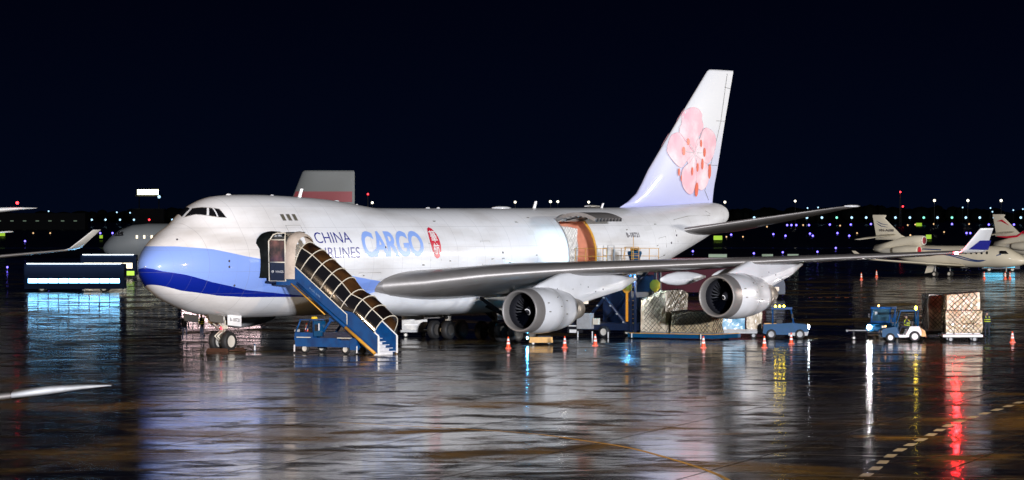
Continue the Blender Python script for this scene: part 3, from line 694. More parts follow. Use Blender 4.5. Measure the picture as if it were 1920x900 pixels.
PET = dict(a=[(60.96, 14.15), (61.03, 14.77), (61.44, 15.52), (62.11, 15.9), (62.89, 16.02), (63.67, 15.89), (64.16, 15.51), (64.11, 15.2), (64.36, 14.64), (63.99, 14.2), (63.38, 13.57), (63.01, 12.75), (62.16, 13.3), (61.32, 13.91)],
 b=[(59.0, 13.07), (59.52, 13.7), (60.04, 14.07), (60.96, 14.13), (61.68, 13.67), (62.41, 13.18), (62.94, 12.69), (62.16, 12.25), (61.32, 11.68), (60.72, 11.74), (59.88, 12.22), (59.28, 12.71)],
 c=[(64.11, 14.2), (64.6, 14.55), (65.39, 14.45), (66.03, 14.11), (66.26, 13.55), (66.03, 12.85), (65.59, 12.28), (64.97, 11.96), (64.11, 12.21), (63.13, 12.63), (63.5, 13.32), (63.87, 13.82)],
 d=[(63.13, 12.57), (62.41, 12.06), (61.44, 11.56), (61.2, 10.94), (61.39, 10.32), (61.92, 9.89), (62.53, 9.71), (63.01, 9.96), (63.33, 10.83), (63.38, 11.82)],
 e=[(63.26, 12.57), (63.43, 11.58), (63.33, 10.83), (63.43, 10.33), (63.99, 10.02), (64.6, 10.15), (65.1, 10.59), (65.24, 11.22), (65.05, 11.84), (64.11, 12.21)])
for side in (1, -1):
    mb = MB(True)
    for k, P in enumerate([[(63.1+1.5*math.cos(a)*.8, 12.7+1.25*math.sin(a)) for a in np.linspace(0, 2*math.pi, 13)[:-1]]]+list(PET.values())):
        Q = [(fx(*p), p[1]) for p in smooth_path(P+[P[0]], 4)[:-1]]; cx_, cz_ = sum(p[0] for p in Q)/len(Q), sum(p[1] for p in Q)/len(Q); N = len(Q); G = [(cx_, side*finY(cx_, cz_, .02+k*.003), cz_)]
        for f in (.35, .7, 1.0):
            for p in Q: x, z = cx_+(p[0]-cx_)*f, cz_+(p[1]-cz_)*f; G.append((x, side*finY(x, z, .02+k*.003), z))
        fs = [(0, 1+(i+1) % N, 1+i) for i in range(N)]
        for r_ in range(2): fs += [(1+r_*N+i, 1+r_*N+(i+1) % N, 1+(r_+1)*N+(i+1) % N, 1+(r_+1)*N+i) for i in range(N)]
        mb.use(M['pink']); mb.add(G, fs, True)
        if k: mb.use(M['pinkline']); mb.tube([(p[0], side*finY(p[0], p[1], .035), p[1]) for p in Q], .007, 4, loop=True)
    mb.use(M['orange'])
    for x, z, a, b in [(62.16, 13.51, .19, .22), (61.51, 12.83, .21, .28), (63.99, 13.41, .15, .25), (64.5, 12.77, .19, .3), (63.48, 11.68, .17, .3), (64.19, 11.92, .19, .36), (62.7, 11.38, .15, .28), (60.84, 11.31, .15, .25), (61.15, 10.88, .08, .21), (65.29, 11.4, .23, .48), (63.38, 10.06, .26, .46)]:
        x = fx(x, z)
        G = [(x+a*1.1*math.cos(t), side*finY(x+a*1.1*math.cos(t), z+b*math.sin(t), .06), z+b*1.15*math.sin(t)) for t in np.linspace(0, 2*math.pi, 11)[:-1]]; mb.add(G, [tuple(range(10))])
    mb.use(M['whitemark'])
    for x, z in ((62.3, 13.35), (61.75, 12.8), (63.9, 13.2), (64.3, 12.75), (63.45, 11.95), (64.05, 12.1), (62.8, 11.65)):
        mb.tube([(63.1+(x-63.1)*f, side*finY(63.1+(x-63.1)*f, 12.7+(z-12.7)*f, .04), 12.7+(z-12.7)*f) for f in (0.15, .55, 1)], .03, 4)
    mb.build("plum_blossom_emblem", None, fin, recalc=False)
mb = MB(True)
for side in (1, -1):
    for L in ([(65.6, 9.3), (64.9, 10.0), (67.3, 15.1), (68.2, 18.6)], [(64.9, 11.85), (66.9, 11.85)], [(66.5, 15.1), (68.0, 15.1)], [(67.8, 17.6), (68.9, 17.5)]):
        mb.tube([(x, side*finY(x, z, .012), z) for x, z in L], .014, 4)
mb.build("rudder_joint", M['dimline'], fin)
TS = [(.6, 57.4, 7.0, 9.2, .07), (2.2, 58.4, 7.15, 8.4, .07), (10.4, 65.6, 8.72, 2.5, .06), (11.1, 66.7, 8.86, 1.5, .06)]
for side in (1, -1):
    mb = MB(True); mb.use(M['wing']); mb.loft([[(p[0], p[1]*side, p[2]) for p in wing_ring(x, y, z, c, t, .5)] for (y, x, z, c, t) in TS])
    tp = mb.build("tailplane", None, plane)
    mb = MB(True); mb.loft([[(x+xx*c-.02, y*side, z+sg*yt(xx, t)*1.05*c) for xx, sg in ((.05, 1), (.02, 1), (0, 1), (.02, -1), (.05, -1))] for (y, x, z, c, t) in TS], closed=False, caps=False); mb.build("leading_edge", M['metal'], tp)
    mb = MB(True); mb.ball((67.3, 11.0*side, 8.86), (1.1, .28, .1), 12, 6); mb.build("tip_cap", M['white'], tp)
mb = MB(True)
for L in ([(57.2, 6.3), (57.0, 7.1), (57.5, 7.9), (60, 8.15), (63.5, 8.2)], [(60.2, 6.0), (60.3, 5.6), (63.5, 6.9)], [(62.4, 9.0), (63.2, 8.5), (63.6, 8.3)], [(65.3, 9.1), (65.9, 8.5), (66.1, 7.9)]):
    mb.tube([SZ(x, z, .0) for x, z in L], .018, 4)
mb.build("tail_panel_joint", M['dimline'], plane)

# undercarriage
gear = bpy.data.objects.new("nose_gear", None); COL.objects.link(gear); gear.parent = plane; gear.location = (0, 0, 0)
def part(name, m, par): return mb.build(name, m, par)
mb = MB(True); mb.tube([(7.75, 0, 2.6), (7.6, 0, .75)], .14, 10); mb.tube([(7.6, -.55, .62), (7.6, .55, .62)], .09, 8); part("strut", M['rubberwhite'], gear)
mb = MB(True)
for y in (.22, -.22): mb.tube([(5.9, y*1.6, 2.55), (6.9, y, 1.75), (7.55, y, 1.35)], .06, 6)
part("drag_brace", M['cream'], gear)
mb = MB(True)
for y in (.1, -.1): mb.tube([(7.5, y, 1.25), (6.95, y, .95), (7.45, y, .62)], .055, 6)
part("torque_link", M['cream'], gear)
mb = MB(True); mb.box((7.4, .3, 1.5), (.25, .3, .22)); mb.box((7.5, -.28, 1.75), (.22, .25, .25)); mb.tube([(7.4, .35, 1.9), (7.5, .2, 1.2)], .04, 5); mb.box((7.55, .42, 1.12), (.3, .3, .16)); part("gear_actuator", M['cream'], gear)
mb = MB(True); mb.ball((7.32, .12, 1.42), (.1, .1, .1), 10, 6); part("red_beacon", glow('gear_marker', (1, .05, .08), 2.0), gear)
for y in (.46, -.46):
    mb = MB(True); mb.wheel((7.6, y, .62), .62, .40); part("wheel", None, gear)
for y in (.75, -.75):
    mb = MB(True); mb.use(M['white']); mb.prism([(7.15, 1.62), (8.45, 1.50), (8.45, 2.25), (7.1, 2.4)], y-.03, y+.03); part("gear_door", None, gear)
    if y > 0: d_ = [c for c in gear.children if c.name.startswith("gear_door")][0]
lettering("door_lettering", "B-18721", M['letter'], lambda u, v: (7.3+u, .785, 1.86+v-u*.08), gear, fy=True, w=1.0, h=.22, bold=.02)
for y in (.95, -.95):
    mb = MB(True); mb.use(M['gearshade']); mb.prism([(4.9, 2.35), (6.4, 2.2), (6.4, 1.75), (5.1, 1.9)], y-.03, y+.03); part("gear_door", None, gear)  # doors coloured dark for the shaded hollow there
for k, (gx, gy) in enumerate(((31.6, 5.5), (31.6, -5.5), (34.7, 1.9), (34.7, -1.9))):
    g = bpy.data.objects.new("main_gear", None); COL.objects.link(g); g.parent = plane
    top = 4.0 if abs(gy) > 3 else 2.4
    mb = MB(True); mb.tube([(gx, gy*.96, top), (gx, gy, .62)], .2, 10); mb.tube([(gx-.75, gy, .6), (gx+.75, gy, .6)], .13, 8); part("strut", M['rubberwhite'], g)
    mb = MB(True); mb.tube([(gx-2.4, gy*.8, 2.9), (gx, gy, 1.3)], .12, 8); mb.tube([(gx+.1, gy*.4, 2.7), (gx, gy, 1.4)], .10, 8); part("side_brace", M['dark'], g)
    for dx in (-.75, .75):
        for dy in (-.56, .56):
            mb = MB(True); mb.wheel((gx+dx, gy+dy, .62), .62, .44, rim=M['gearshade']); part("wheel", None, g)
    mb = MB(True); sy = 1 if gy > 0 else -1; mb.prism([(gx-1.3, 1.35), (gx+1.3, 1.35), (gx+1.5, 2.7), (gx-1.5, 2.7)], gy+sy*1.0-.03, gy+sy*1.0+.03); part("gear_door", M['wing'], g)

# ------------------------------------------------------------------ people
def person(name, label, loc, rz, joints, vest=True, seated=False, group=None):
    """one skinned body; joints maps names to points in metres, x forward, y left"""
    J = dict(joints); order = ['pelvis', 'waist', 'chest', 'neck', 'chin', 'crown', 'shl', 'ell', 'wrl', 'pal', 'shr', 'elr', 'wrr', 'par', 'hil', 'knl', 'anl', 'tol', 'hir', 'knr', 'anr', 'tor']
    rad = dict(pelvis=.15, waist=.135, chest=.15, neck=.06, chin=.085, crown=.095, shl=.075, ell=.052, wrl=.033, pal=.038, shr=.075, elr=.052, wrr=.033, par=.038, hil=.095, knl=.062, anl=.045, tol=.04, hir=.095, knr=.062, anr=.045, tor=.04)
    E_ = [('pelvis', 'waist'), ('waist', 'chest'), ('chest', 'neck'), ('neck', 'chin'), ('chin', 'crown'), ('chest', 'shl'), ('shl', 'ell'), ('ell', 'wrl'), ('wrl', 'pal'), ('chest', 'shr'), ('shr', 'elr'), ('elr', 'wrr'), ('wrr', 'par'),
          ('pelvis', 'hil'), ('hil', 'knl'), ('knl', 'anl'), ('anl', 'tol'), ('pelvis', 'hir'), ('hir', 'knr'), ('knr', 'anr'), ('anr', 'tor')]
    vs = [Vector(J[k]) for k in order]; rs = [rad[k] for k in order]; ed = [(order.index(a), order.index(b)) for a, b in E_]
    for s, w, p in (('l', 'wrl', 'pal'), ('r', 'wrr', 'par')):
        d = (Vector(J[p])-Vector(J[w])).normalized(); side = d.cross(Vector((1, 0, 0)));
        if side.length < .1: side = Vector((0, 1, 0))
        side.normalize()
        for k, (o, l_) in enumerate(((-.03, .065), (-.01, .08), (.01, .075), (.03, .06))):
            i = len(vs); vs += [Vector(J[p])+side*o+d*.04, Vector(J[p])+side*o+d*(.04+l_)+Vector((.015, 0, 0))]; rs += [.009, .008]; ed += [(order.index(p), i), (i, i+1)]
        i = len(vs); vs += [Vector(J[w])+side*.045+d*.05, Vector(J[w])+side*.06+d*.09]; rs += [.01, .009]; ed += [(order.index(w), i), (i, i+1)]
    me = bpy.data.meshes.new(name); me.from_pydata([tuple(v) for v in vs], ed, []); o = bpy.data.objects.new(name, me); COL.objects.link(o)
    sk = o.modifiers.new("skin", 'SKIN'); sk.use_smooth_shade = True
    if not me.skin_vertices: me.attributes  # layer is added by the modifier data below
    b = bmesh.new(); b.from_mesh(me); lay = b.verts.layers.skin.verify()
    for v, r_ in zip(b.verts, rs): v[lay].radius = (r_, r_)
    b.verts.ensure_lookup_table(); b.verts[0][lay].use_root = True; b.to_mesh(me); b.free()
    sb = o.modifiers.new("sub", 'SUBSURF'); sb.levels = sb.render_levels = 1
    m = bpy.data.materials.new("workwear_" + name); m.use_nodes = True; n, l = m.node_tree.nodes, m.node_tree.links
    tc = n.new("ShaderNodeTexCoord"); sp = n.new("ShaderNodeSeparateXYZ"); l.new(tc.outputs["Object"], sp.inputs[0])
    nz = J['neck'][2]; mx = n.new("ShaderNodeMix"); mx.data_type = 'RGBA'; l.new(math_node(n, l, 'GREATER_THAN', sp.outputs[2], nz-.01), mx.inputs["Factor"])
    mx.inputs["A"].default_value = (0.014, 0.018, 0.035, 1); mx.inputs["B"].default_value = (0.38, 0.24, 0.17, 1)
    l.new(mx.outputs["Result"], n["Principled BSDF"].inputs["Base Color"]); n["Principled BSDF"].inputs["Roughness"].default_value = .8
    me.materials.append(m); o.location = loc; o.rotation_euler = (0, 0, rz); tag(o, label, "person", group)
    c = Vector(J['crown']); ch = Vector(J['chin'])
    mb = MB(); mb.ball(tuple(c+Vector((-.01, 0, .035))), (.125, .11, .085), 12, 6); mb.ball(tuple(c+Vector((.09, 0, .0))), (.07, .07, .015), 10, 4); mb.build("cap", M['darkcloth'], o)
    mb = MB(); f = ch*.5+c*.5; mb.use(M['dark']); mb.ball(tuple(f+Vector((.088, .035, .01))), (.012, .016, .01), 6, 4); mb.ball(tuple(f+Vector((.088, -.035, .01))), (.012, .016, .01), 6, 4)
    mb.use(M['skin']); mb.ball(tuple(f+Vector((.10, 0, -.02))), (.022, .015, .022), 6, 5); mb.use(M['red']); mb.ball(tuple(ch+Vector((.085, 0, -.01))), (.01, .028, .007), 6, 4); mb.build("face", None, o)
    if vest:
        w, k = Vector(J['waist']), Vector(J['chest']); mb = MB(); mb.use(M['hivis'])
        ax = (k-w)
        for u in (-.15, .45):
            a = w+ax*u; mb.tube([a+Vector((.185*math.cos(t), .21*math.sin(t), 0)) for t in np.linspace(0, 2*math.pi, 17)[:-1]], .028, 5, loop=True)
        for y in (.11, -.11): mb.tube([w+Vector((.17, y, -.02)), k+Vector((.165, y, .02)), k+Vector((.03, y*1.05, .16)), k+Vector((-.16, y, 0))], .026, 5)
        mb.build("hivis_braces", None, o)
    return o
def stand(lean=0.0, arms='down'):
    return dict(pelvis=(0, 0, .95), waist=(.01, 0, 1.08), chest=(.02+lean, 0, 1.30), neck=(.03+lean, 0, 1.47), chin=(.05+lean, 0, 1.56), crown=(.04+lean, 0, 1.67),
                shl=(.02+lean, .19, 1.41), ell=(.03+lean, .25, 1.13), wrl=(.14+lean, .22, .91), pal=(.18+lean, .2, .84), shr=(.02+lean, -.19, 1.41), elr=(.0+lean, -.26, 1.13), wrr=(.10+lean, -.26, .9), par=(.13+lean, -.25, .83),
                hil=(0, .1, .90), knl=(.05, .12, .50), anl=(0, .13, .09), tol=(.17, .15, .035), hir=(0, -.1, .90), knr=(.02, -.12, .50), anr=(-.05, -.13, .09), tor=(.12, -.15, .035))
def sit(z0):
    return dict(pelvis=(0, 0, z0), waist=(.02, 0, z0+.14), chest=(.03, 0, z0+.37), neck=(.05, 0, z0+.54), chin=(.08, 0, z0+.62), crown=(.07, 0, z0+.73),
                shl=(.04, .18, z0+.47), ell=(.16, .23, z0+.22), wrl=(.36, .14, z0+.26), pal=(.42, .12, z0+.27), shr=(.04, -.18, z0+.47), elr=(.16, -.23, z0+.22), wrr=(.36, -.14, z0+.26), par=(.42, -.12, z0+.27),
                hil=(.02, .1, z0-.02), knl=(.42, .12, z0+.02), anl=(.55, .12, z0-.36), tol=(.7, .13, z0-.40), hir=(.02, -.1, z0-.02), knr=(.42, -.12, z0+.02), anr=(.55, -.12, z0-.36), tor=(.7, -.13, z0-.40))

# ------------------------------------------------------------------ covered passenger stairs on a blue truck
PR = TH-math.pi/2                                # heading of the direction out to port
sx = lambda Y: Y-7.5
st = thing("passenger_stairs", "covered blue passenger stairs on a truck, docked at the front door of the freighter", "boarding stairs", W(8.7, 7.5), PR)
N_, F_ = -1.05, 1.05
def pb(mb, name, par=st): return mb.build(name, None, par)
mb = MB().use(M['deepblue']); mb.box((sx(4.5), 0, 4.26), (2.5, 2.1, .16)); mb.use(M['blue']); mb.box((sx(4.9), N_-.02, 4.25), (1.7, .06, .34)); pb(mb, "platform")
for side, nm in ((N_, "side_panel"), (F_, "side_panel")):
    y0, y1 = side-.03, side+.03
    mb = MB().use(M['blue']); mb.prism([(sx(4.9), 5.45), (sx(5.35), 5.25), (sx(9.25), 2.35), (sx(9.25), 1.75), (sx(5.5), 4.35), (sx(4.9), 4.5)], y0, y1)
    o = pb(mb, nm)
    mb = MB().use(M['cream']); mb.tube([(sx(4.9), side, 5.47), (sx(5.35), side, 5.27), (sx(9.25), side, 2.37), (sx(9.25), side, 1.78)], .035, 6); mb.build("rail_edge", None, o)
    i0, i1 = (y0+.10, y1+.10) if side < 0 else (y0-.10, y1-.10)
    mb = MB().use(M['blue']); mb.prism([(sx(8.4), 3.50), (sx(11.45), 1.12), (sx(11.45), .12), (sx(10.9), .12), (sx(8.4), 1.95)], i0, i1); o = pb(mb, "lower_side_panel")
    c_ = (i0+i1)/2
    mb = MB().use(M['whitemark']); mb.tube([(sx(8.4), c_, 3.52), (sx(11.45), c_, 1.14), (sx(11.45), c_, .1)], .045, 6); mb.box((sx(11.48), c_, .6), (.05, .12, 1.05)); mb.build("rail_edge", None, o)
    mb = MB().use(M['yellow']); oy = side+(-.09 if side < 0 else .09)
    mb.tube([(sx(5.2), oy, 4.18), (sx(7.7), oy, 2.35)], .045, 5); mb.tube([(sx(9.2), oy, 1.62), (sx(11.35), oy, .10)], .10, 8); mb.build("guide_beam", None, st)
    mb = MB().use(M['blue']); mb.tube([(sx(5.6), side, 4.2), (sx(11.2), side, .12)], .11, 6); mb.build("stringer", None, st)
mb = MB().use(M['step'])
for k in range(23):
    u = k/22; mb.box((sx(11.3-5.5*u), 0, .18+4.15*u), (.30, 1.9, .035)); mb.box((sx(11.3-5.5*u)-.14, 0, .09+4.15*u), (.03, 1.9, .19))
pb(mb, "steps")
railz = lambda Y: 5.47-.745*(Y-4.95) if Y < 8.9 else 3.12-.78*(Y-8.9)
hoopY = [5.35, 5.75, 6.49, 7.22, 7.94, 8.72, 9.7, 10.4, 11.2]
def hoop(Y, grow=0.0):
    z = railz(Y); h_ = 1.5 if Y < 5.6 else (1.34 if Y < 8 else (1.2 if Y < 9 else 1.0)); dy = .42 if Y < 5.6 else (.92 if Y < 8 else (.8 if Y < 9 else .6)); w_ = 1.04+grow
    return [(sx(Y)+dy*math.sin(math.pi*i/12)**.75, -w_*math.cos(math.pi*i/12), z+(h_+grow)*math.sin(math.pi*i/12)**.75) for i in range(13)]
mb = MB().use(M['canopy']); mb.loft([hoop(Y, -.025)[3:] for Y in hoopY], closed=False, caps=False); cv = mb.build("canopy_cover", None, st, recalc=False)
mb = MB().use(M['glass']); mb.loft([hoop(Y, -.025)[:4] for Y in hoopY], closed=False, caps=False); mb.build("lower_side_pane", None, st, recalc=False)
for Y in hoopY:
    mb = MB().use(M['cream']); mb.tube(hoop(Y), .032, 6); mb.build("canopy_hoop", None, st)
for idx in (3, 9):
    mb = MB().use(M['cream']); mb.tube([(hoop(5.35)[idx][0]-.5, hoop(5.35)[idx][1], hoop(5.35)[idx][2]+.12)]+[hoop(Y)[idx] for Y in hoopY], .03, 6); mb.build("canopy_rail", None, st)
mb = MB().use(M['beige']); P = []
for Y, w_, h_ in ((4.72, 1.16, 2.80), (4.95, 1.24, 2.86), (5.3, 1.2, 2.72), (5.42, 1.08, 2.55)):
    P.append([(sx(Y)+.02*math.sin(i*1.7), w_*-math.cos(math.pi*i/16), 4.45+h_*math.sin(math.pi*i/16)**.38) for i in range(17)])
mb.loft(P, closed=False, caps=False); pb(mb, "canvas_collar")
mb = MB().use(M['cream']); fr = [(sx(3.55), N_-.08, 4.32), (sx(3.5), N_-.08, 6.7), (sx(3.75), N_+.05, 7.1), (sx(4.0), N_+.15, 7.2), (sx(4.62), N_+.12, 7.2), (sx(4.72), N_-.08, 6.8), (sx(4.78), N_-.08, 4.32)]
mb.tube(fr, .045, 6, loop=True); mb.tube([(sx(3.5), N_-.09, 5.45), (sx(4.75), N_-.09, 5.45)], .04, 6); mb.tube([(sx(3.52), N_-.09, 6.8), (sx(4.72), N_-.09, 6.8)], .035, 6); sf = pb(mb, "side_screen_frame")
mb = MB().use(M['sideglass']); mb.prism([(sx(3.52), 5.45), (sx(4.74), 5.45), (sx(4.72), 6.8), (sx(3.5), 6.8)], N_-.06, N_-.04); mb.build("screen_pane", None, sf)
mb = MB().use(M['glass']); mb.prism([(sx(3.54), 4.34), (sx(4.76), 4.34), (sx(4.75), 5.43), (sx(3.52), 5.43)], N_-.06, N_-.04); mb.build("screen_pane", None, sf)
lettering("company_lettering", "VIAGS", M['whitemark'], lambda u, v: (sx(4.0+u), N_-.065, 4.82+v), sf, w=.60, h=.13)
mb = MB().use(M['whitemark']); mb.tube([(sx(3.80)+.07*math.cos(a), N_-.07, 4.89+.07*math.sin(a)) for a in np.linspace(0, 2*math.pi, 13)[:-1]], .014, 4, loop=True); mb.tube([(sx(3.74), N_-.07, 4.86), (sx(3.86), N_-.07, 4.92)], .014, 4); mb.build("round_emblem", None, sf)
lettering("panel_lettering", "AGS 048", mat('faint_lettering', (.2, .32, .5), .5), lambda u, v: (sx(6.5+u), N_-.034, 3.9+v-u*.72), st, w=.8, h=.12)
mb = MB().use(M['curtain']); P = []
for Y, w0, h_ in ((2.72, 1.55, 2.72), (2.9, 1.75, 2.82), (3.05, 1.45, 2.76), (3.25, 1.5, 2.8), (3.4, 1.22, 2.72), (3.6, 1.12, 2.7)):
    P.append([(sx(Y), w0*-math.cos(math.pi*i/16)*(1.0+.02*(i % 2)), 4.5+h_*math.sin(math.pi*i/16)**.33) for i in range(17)])
mb.loft(P, closed=False, caps=False); mb.use(M['black']); mb.prism([(-1.05, 4.35), (1.05, 4.35), (1.05, 7.0), (-1.05, 7.0)], sx(3.7), sx(3.74), 'yz')
pb(mb, "door_bellows")
mb = MB().use(M['glass']); mb.prism([(sx(3.6), 7.12), (sx(4.75), 7.22), (sx(4.75), 7.27), (sx(3.6), 7.17)], -.9, .9); pb(mb, "head_roof")
mb = MB().use(M['tugblue']); mb.box((sx(4.95), N_-.05, 4.9), (.32, .05, 1.1)); mb.box((sx(3.0), N_-.35, 5.0), (.5, .05, 1.0)); pb(mb, "blue_filler_panel")
# truck
mb = MB().use(M['blue']); mb.box((sx(7.6), 0, .62), (4.5, 1.95, .42)); mb.box((sx(7.5), -.92, .70), (2.2, .16, .5)); mb.box((sx(9.7), -.9, .62), (.5, .3, .7)); mb.use(M['deepblue']); mb.box((sx(8.3), 0, 1.05), (2.3, 1.7, .45)); pb(mb, "chassis")
mb = MB().use(M['cream'])
for Y in (6.05, 9.05): mb.box((sx(Y), -1.02, .97), (.95, .22, .05))
pb(mb, "fender_trim")
cb = MB().use(M['blue']); cb.hexa([(sx(5.3), -.98, .8), (sx(6.7), -.98, .8), (sx(6.7), .1, .8), (sx(5.3), .1, .8), (sx(5.35), -.98, 1.25), (sx(6.7), -.98, 1.25), (sx(6.7), .1, 1.25), (sx(5.35), .1, 1.25)])
for X_, Z_ in (((5.4, 5.75), 1.25), ((6.7, 6.7), 1.25)):
    for y in (-.95, .05): cb.tube([(sx(X_[0]), y, Z_), (sx(X_[1]), y, 2.0)], .045, 6)
cb.box((sx(6.25), -.45, 2.02), (1.1, 1.1, .06)); cb.use(M['blueglass']); cb.hexa([(sx(6.72), -.9, 1.3), (sx(6.75), -.9, 1.3), (sx(6.75), 0, 1.3), (sx(6.72), 0, 1.3), (sx(6.72), -.9, 1.95), (sx(6.75), -.9, 1.95), (sx(6.75), 0, 1.95), (sx(6.72), 0, 1.95)])
cab = pb(cb, "driver_cab")
mb = MB().use(M['greybox']); mb.box((sx(5.35), -.75, 1.35), (.18, .3, .14)); mb.build("wing_mirror", None, cab)
mb = MB().use(M['black']); mb.box((sx(6.2), -.45, 1.25), (.45, .5, .12)); mb.box((sx(6.42), -.45, 1.5), (.12, .5, .5)); mb.build("seat", None, cab)
mb = MB().use(M['lemon']); mb.lathe([(0, .001), (0, .2), (.12, .17), (.14, .001)], (sx(6.3), -.3, 2.06), 'z', 14); mb.build("roof_beacon", None, cab)
mb = MB().use(M['tugblue']); mb.box((sx(7.05), -.8, 1.5), (.5, .5, .9)); mb.use(M['dark']); mb.box((sx(7.0), -1.06, 1.55), (.22, .02, .4)); mb.use(M['whitemark']); mb.box((sx(7.2), -1.06, 1.6), (.06, .02, .42)); pb(mb, "control_box")
mb = MB().use(M['blue'])
for y in (-.7, .7):
    mb.tube([(sx(6.9), y, .9), (sx(8.1), y, 2.35)], .08, 6); mb.tube([(sx(9.5), y, .9), (sx(8.2), y, 2.2)], .08, 6); mb.tube([(sx(5.3), y, 4.2), (sx(8.2), y, 2.1)], .1, 6)
mb.box((sx(8.2), 0, 2.05), (.9, 1.6, .22)); pb(mb, "lifting_frame")
for Y in (6.05, 9.05):
    for y in (-.86, .86):
        mb = MB(); mb.wheel((sx(Y), y, .29), .29, .2); mb.build("wheel", None, st)
for Y in (5.35, 9.95):
    mb = MB().use(M['whitemark']); mb.box((sx(Y), -1.02, .3), (.06, .06, .42)); mb.build("stabiliser_foot", None, st)

# ------------------------------------------------------------------ main deck loader beside the side cargo door
LR = lambda Y: Y-9.0
ld_ = thing("cargo_loader", "tall scissor-lift cargo loader with railed upper deck at the open side door", "cargo loader", W(43.5, 9.0), PR)
mb = MB().use(M['tugblue']); mb.box((LR(5.85), 0, 4.78), (4.7, 3.6, .24)); mb.use(M['yellow']); mb.box((LR(5.85), -1.72, 4.93), (4.6, .12, .06)); mb.box((LR(5.85), 1.72, 4.93), (4.6, .12, .06)); mb.build("upper_deck", None, ld_)
mb = MB().use(M['yellow'])
def rails(mb, x0, x1, y, n_, z0=4.95, h_=1.05):
    for q in range(n_+1): x = x0+(x1-x0)*q/n_; mb.tube([(x, y, z0), (x, y, z0+h_)], .022, 5)
    for zz in (h_, h_*.5): mb.tube([(x0, y, z0+zz), (x1, y, z0+zz)], .02, 5)
rails(mb, LR(3.7), LR(6.2), -1.75, 3); mb.build("near_railing", M['yellow'], ld_)
mb = MB().use(M['yellow']); rails(mb, LR(3.7), LR(8.15), 1.75, 6); mb.build("far_railing", None, ld_)
mb = MB().use(M['greybox']); mb.box((LR(6.6), -1.5, 5.45), (.14, .12, 1.0)); mb.tube([(LR(6.25), -1.7, 4.95), (LR(6.25), -1.7, 6.2), (LR(6.75), -1.7, 6.2), (LR(6.75), -1.7, 4.95)], .03, 5); mb.tube([(LR(5.4), -1.7, 6.2), (LR(5.4), -1.7, 5.2), (LR(5.9), -1.7, 5.2), (LR(5.9), -1.7, 6.2)], .025, 5); mb.build("gate_post", None, ld_)
mb = MB().use(M['yellow']); rails(mb, LR(7.1), LR(8.2), -.9, 2, h_=1.15); mb.tube([(LR(6.9), -1.0, 5.0), (LR(7.2), -.9, 6.1)], .02, 5)
for q in range(4): mb.tube([(LR(8.0), -1.6, 5.05+q*.3), (LR(8.2), -1.0, 5.05+q*.3)], .02, 5)
mb.tube([(LR(8.2), -1.6, 4.95), (LR(8.2), -1.6, 6.8)], .02, 5); mb.build("operator_cage", None, ld_)
mb = MB().use(M['tugblue']); mb.lathe([(0, .30), (.25, .34), (.7, .50), (.82, .46), (.84, .001)], (LR(7.5), -.3, 5.0), 'z', 9, smooth=False); mb.use(M['dark']); mb.box((LR(7.5), -.3, 5.92), (.5, .2, .16)); mb.build("control_console", None, ld_)
mb = MB().use(M['deepblue'])
for y in (-1.35, 1.35):
    mb.tube([(LR(4.0), y, .8), (LR(7.6), y, 4.6)], .12, 6); mb.tube([(LR(7.6), y, .8), (LR(4.0), y, 4.6)], .12, 6)
mb.box((LR(5.8), 0, .75), (5.0, 3.0, .45)); mb.build("scissor_lift", None, ld_)
mb = MB().use(M['greybox'])
for q in range(7):
    for s_ in (0, 1): x = LR(4.0+3.6*(q+.5)/7); z = .8+3.8*(q+.5)/7 if s_ else 4.6-3.8*(q+.5)/7; mb.box((x, -1.49, z), (.13, .03, .09))
mb.build("hazard_marks", None, ld_)
mb = MB().use(M['greybox']); mb.box((LR(4.5), -1.75, 1.12), (1.05, .5, 1.05)); mb.build("engine_box", None, ld_)
mb = MB().use(M['cream']); mb.box((LR(5.35), -1.7, 1.1), (.4, .3, .42)); mb.build("electric_box", None, ld_)
mb = MB().use(M['dark']); mb.box((LR(3.6), -1.6, .55), (.9, .5, .5)); mb.use(M['whitemark']); mb.box((LR(3.6), -1.87, .78), (.7, .03, .08)); mb.box((LR(3.6), -1.87, .42), (.55, .03, .22)); mb.build("tool_locker", None, ld_)
for Y in (5.9,):
    for y in (-1.55, 1.55):
        mb = MB(); mb.wheel((LR(Y), y, .40), .40, .3); mb.build("wheel", None, ld_)
for Y in (13.4,):
    for y in (-1.2, 1.2):
        mb = MB(); mb.wheel((LR(Y), y, .17), .17, .2); mb.build("wheel", None, ld_)
mb = MB().use(M['tugblue']); mb.box((LR(11.2), 0, .22), (6.6, 3.6, .26)); mb.use(M['yellow']); mb.box((LR(11.2), -1.77, .37), (6.4, .08, .04)); mb.box((LR(14.45), 0, .37), (.08, 3.4, .05)); mb.build("lower_deck", None, ld_)
mb = MB().use(M['deepblue'])
for Y in (8.0, 8.35):
    for y in (-1.6, 1.6): mb.box((LR(Y), y, 2.4), (.14, .14, 4.6))
mb.box((LR(7.9), 0, 2.9), (.1, 3.2, .35)); mb.box((LR(5.9), 1.5, 2.4), (4, .1, 3.6)); mb.build("lift_mast", None, ld_)
mb = MB().use(M['yellow'])
for y in (.15, .60): mb.tube([(LR(7.55), y-1.0, .9), (LR(7.55), y-1.0, 4.5)], .03, 5)
for q in range(12): mb.tube([(LR(7.55), -.85, 1.0+q*.3), (LR(7.55), -.4, 1.0+q*.3)], .02, 5)
mb.build("ladder", None, ld_)
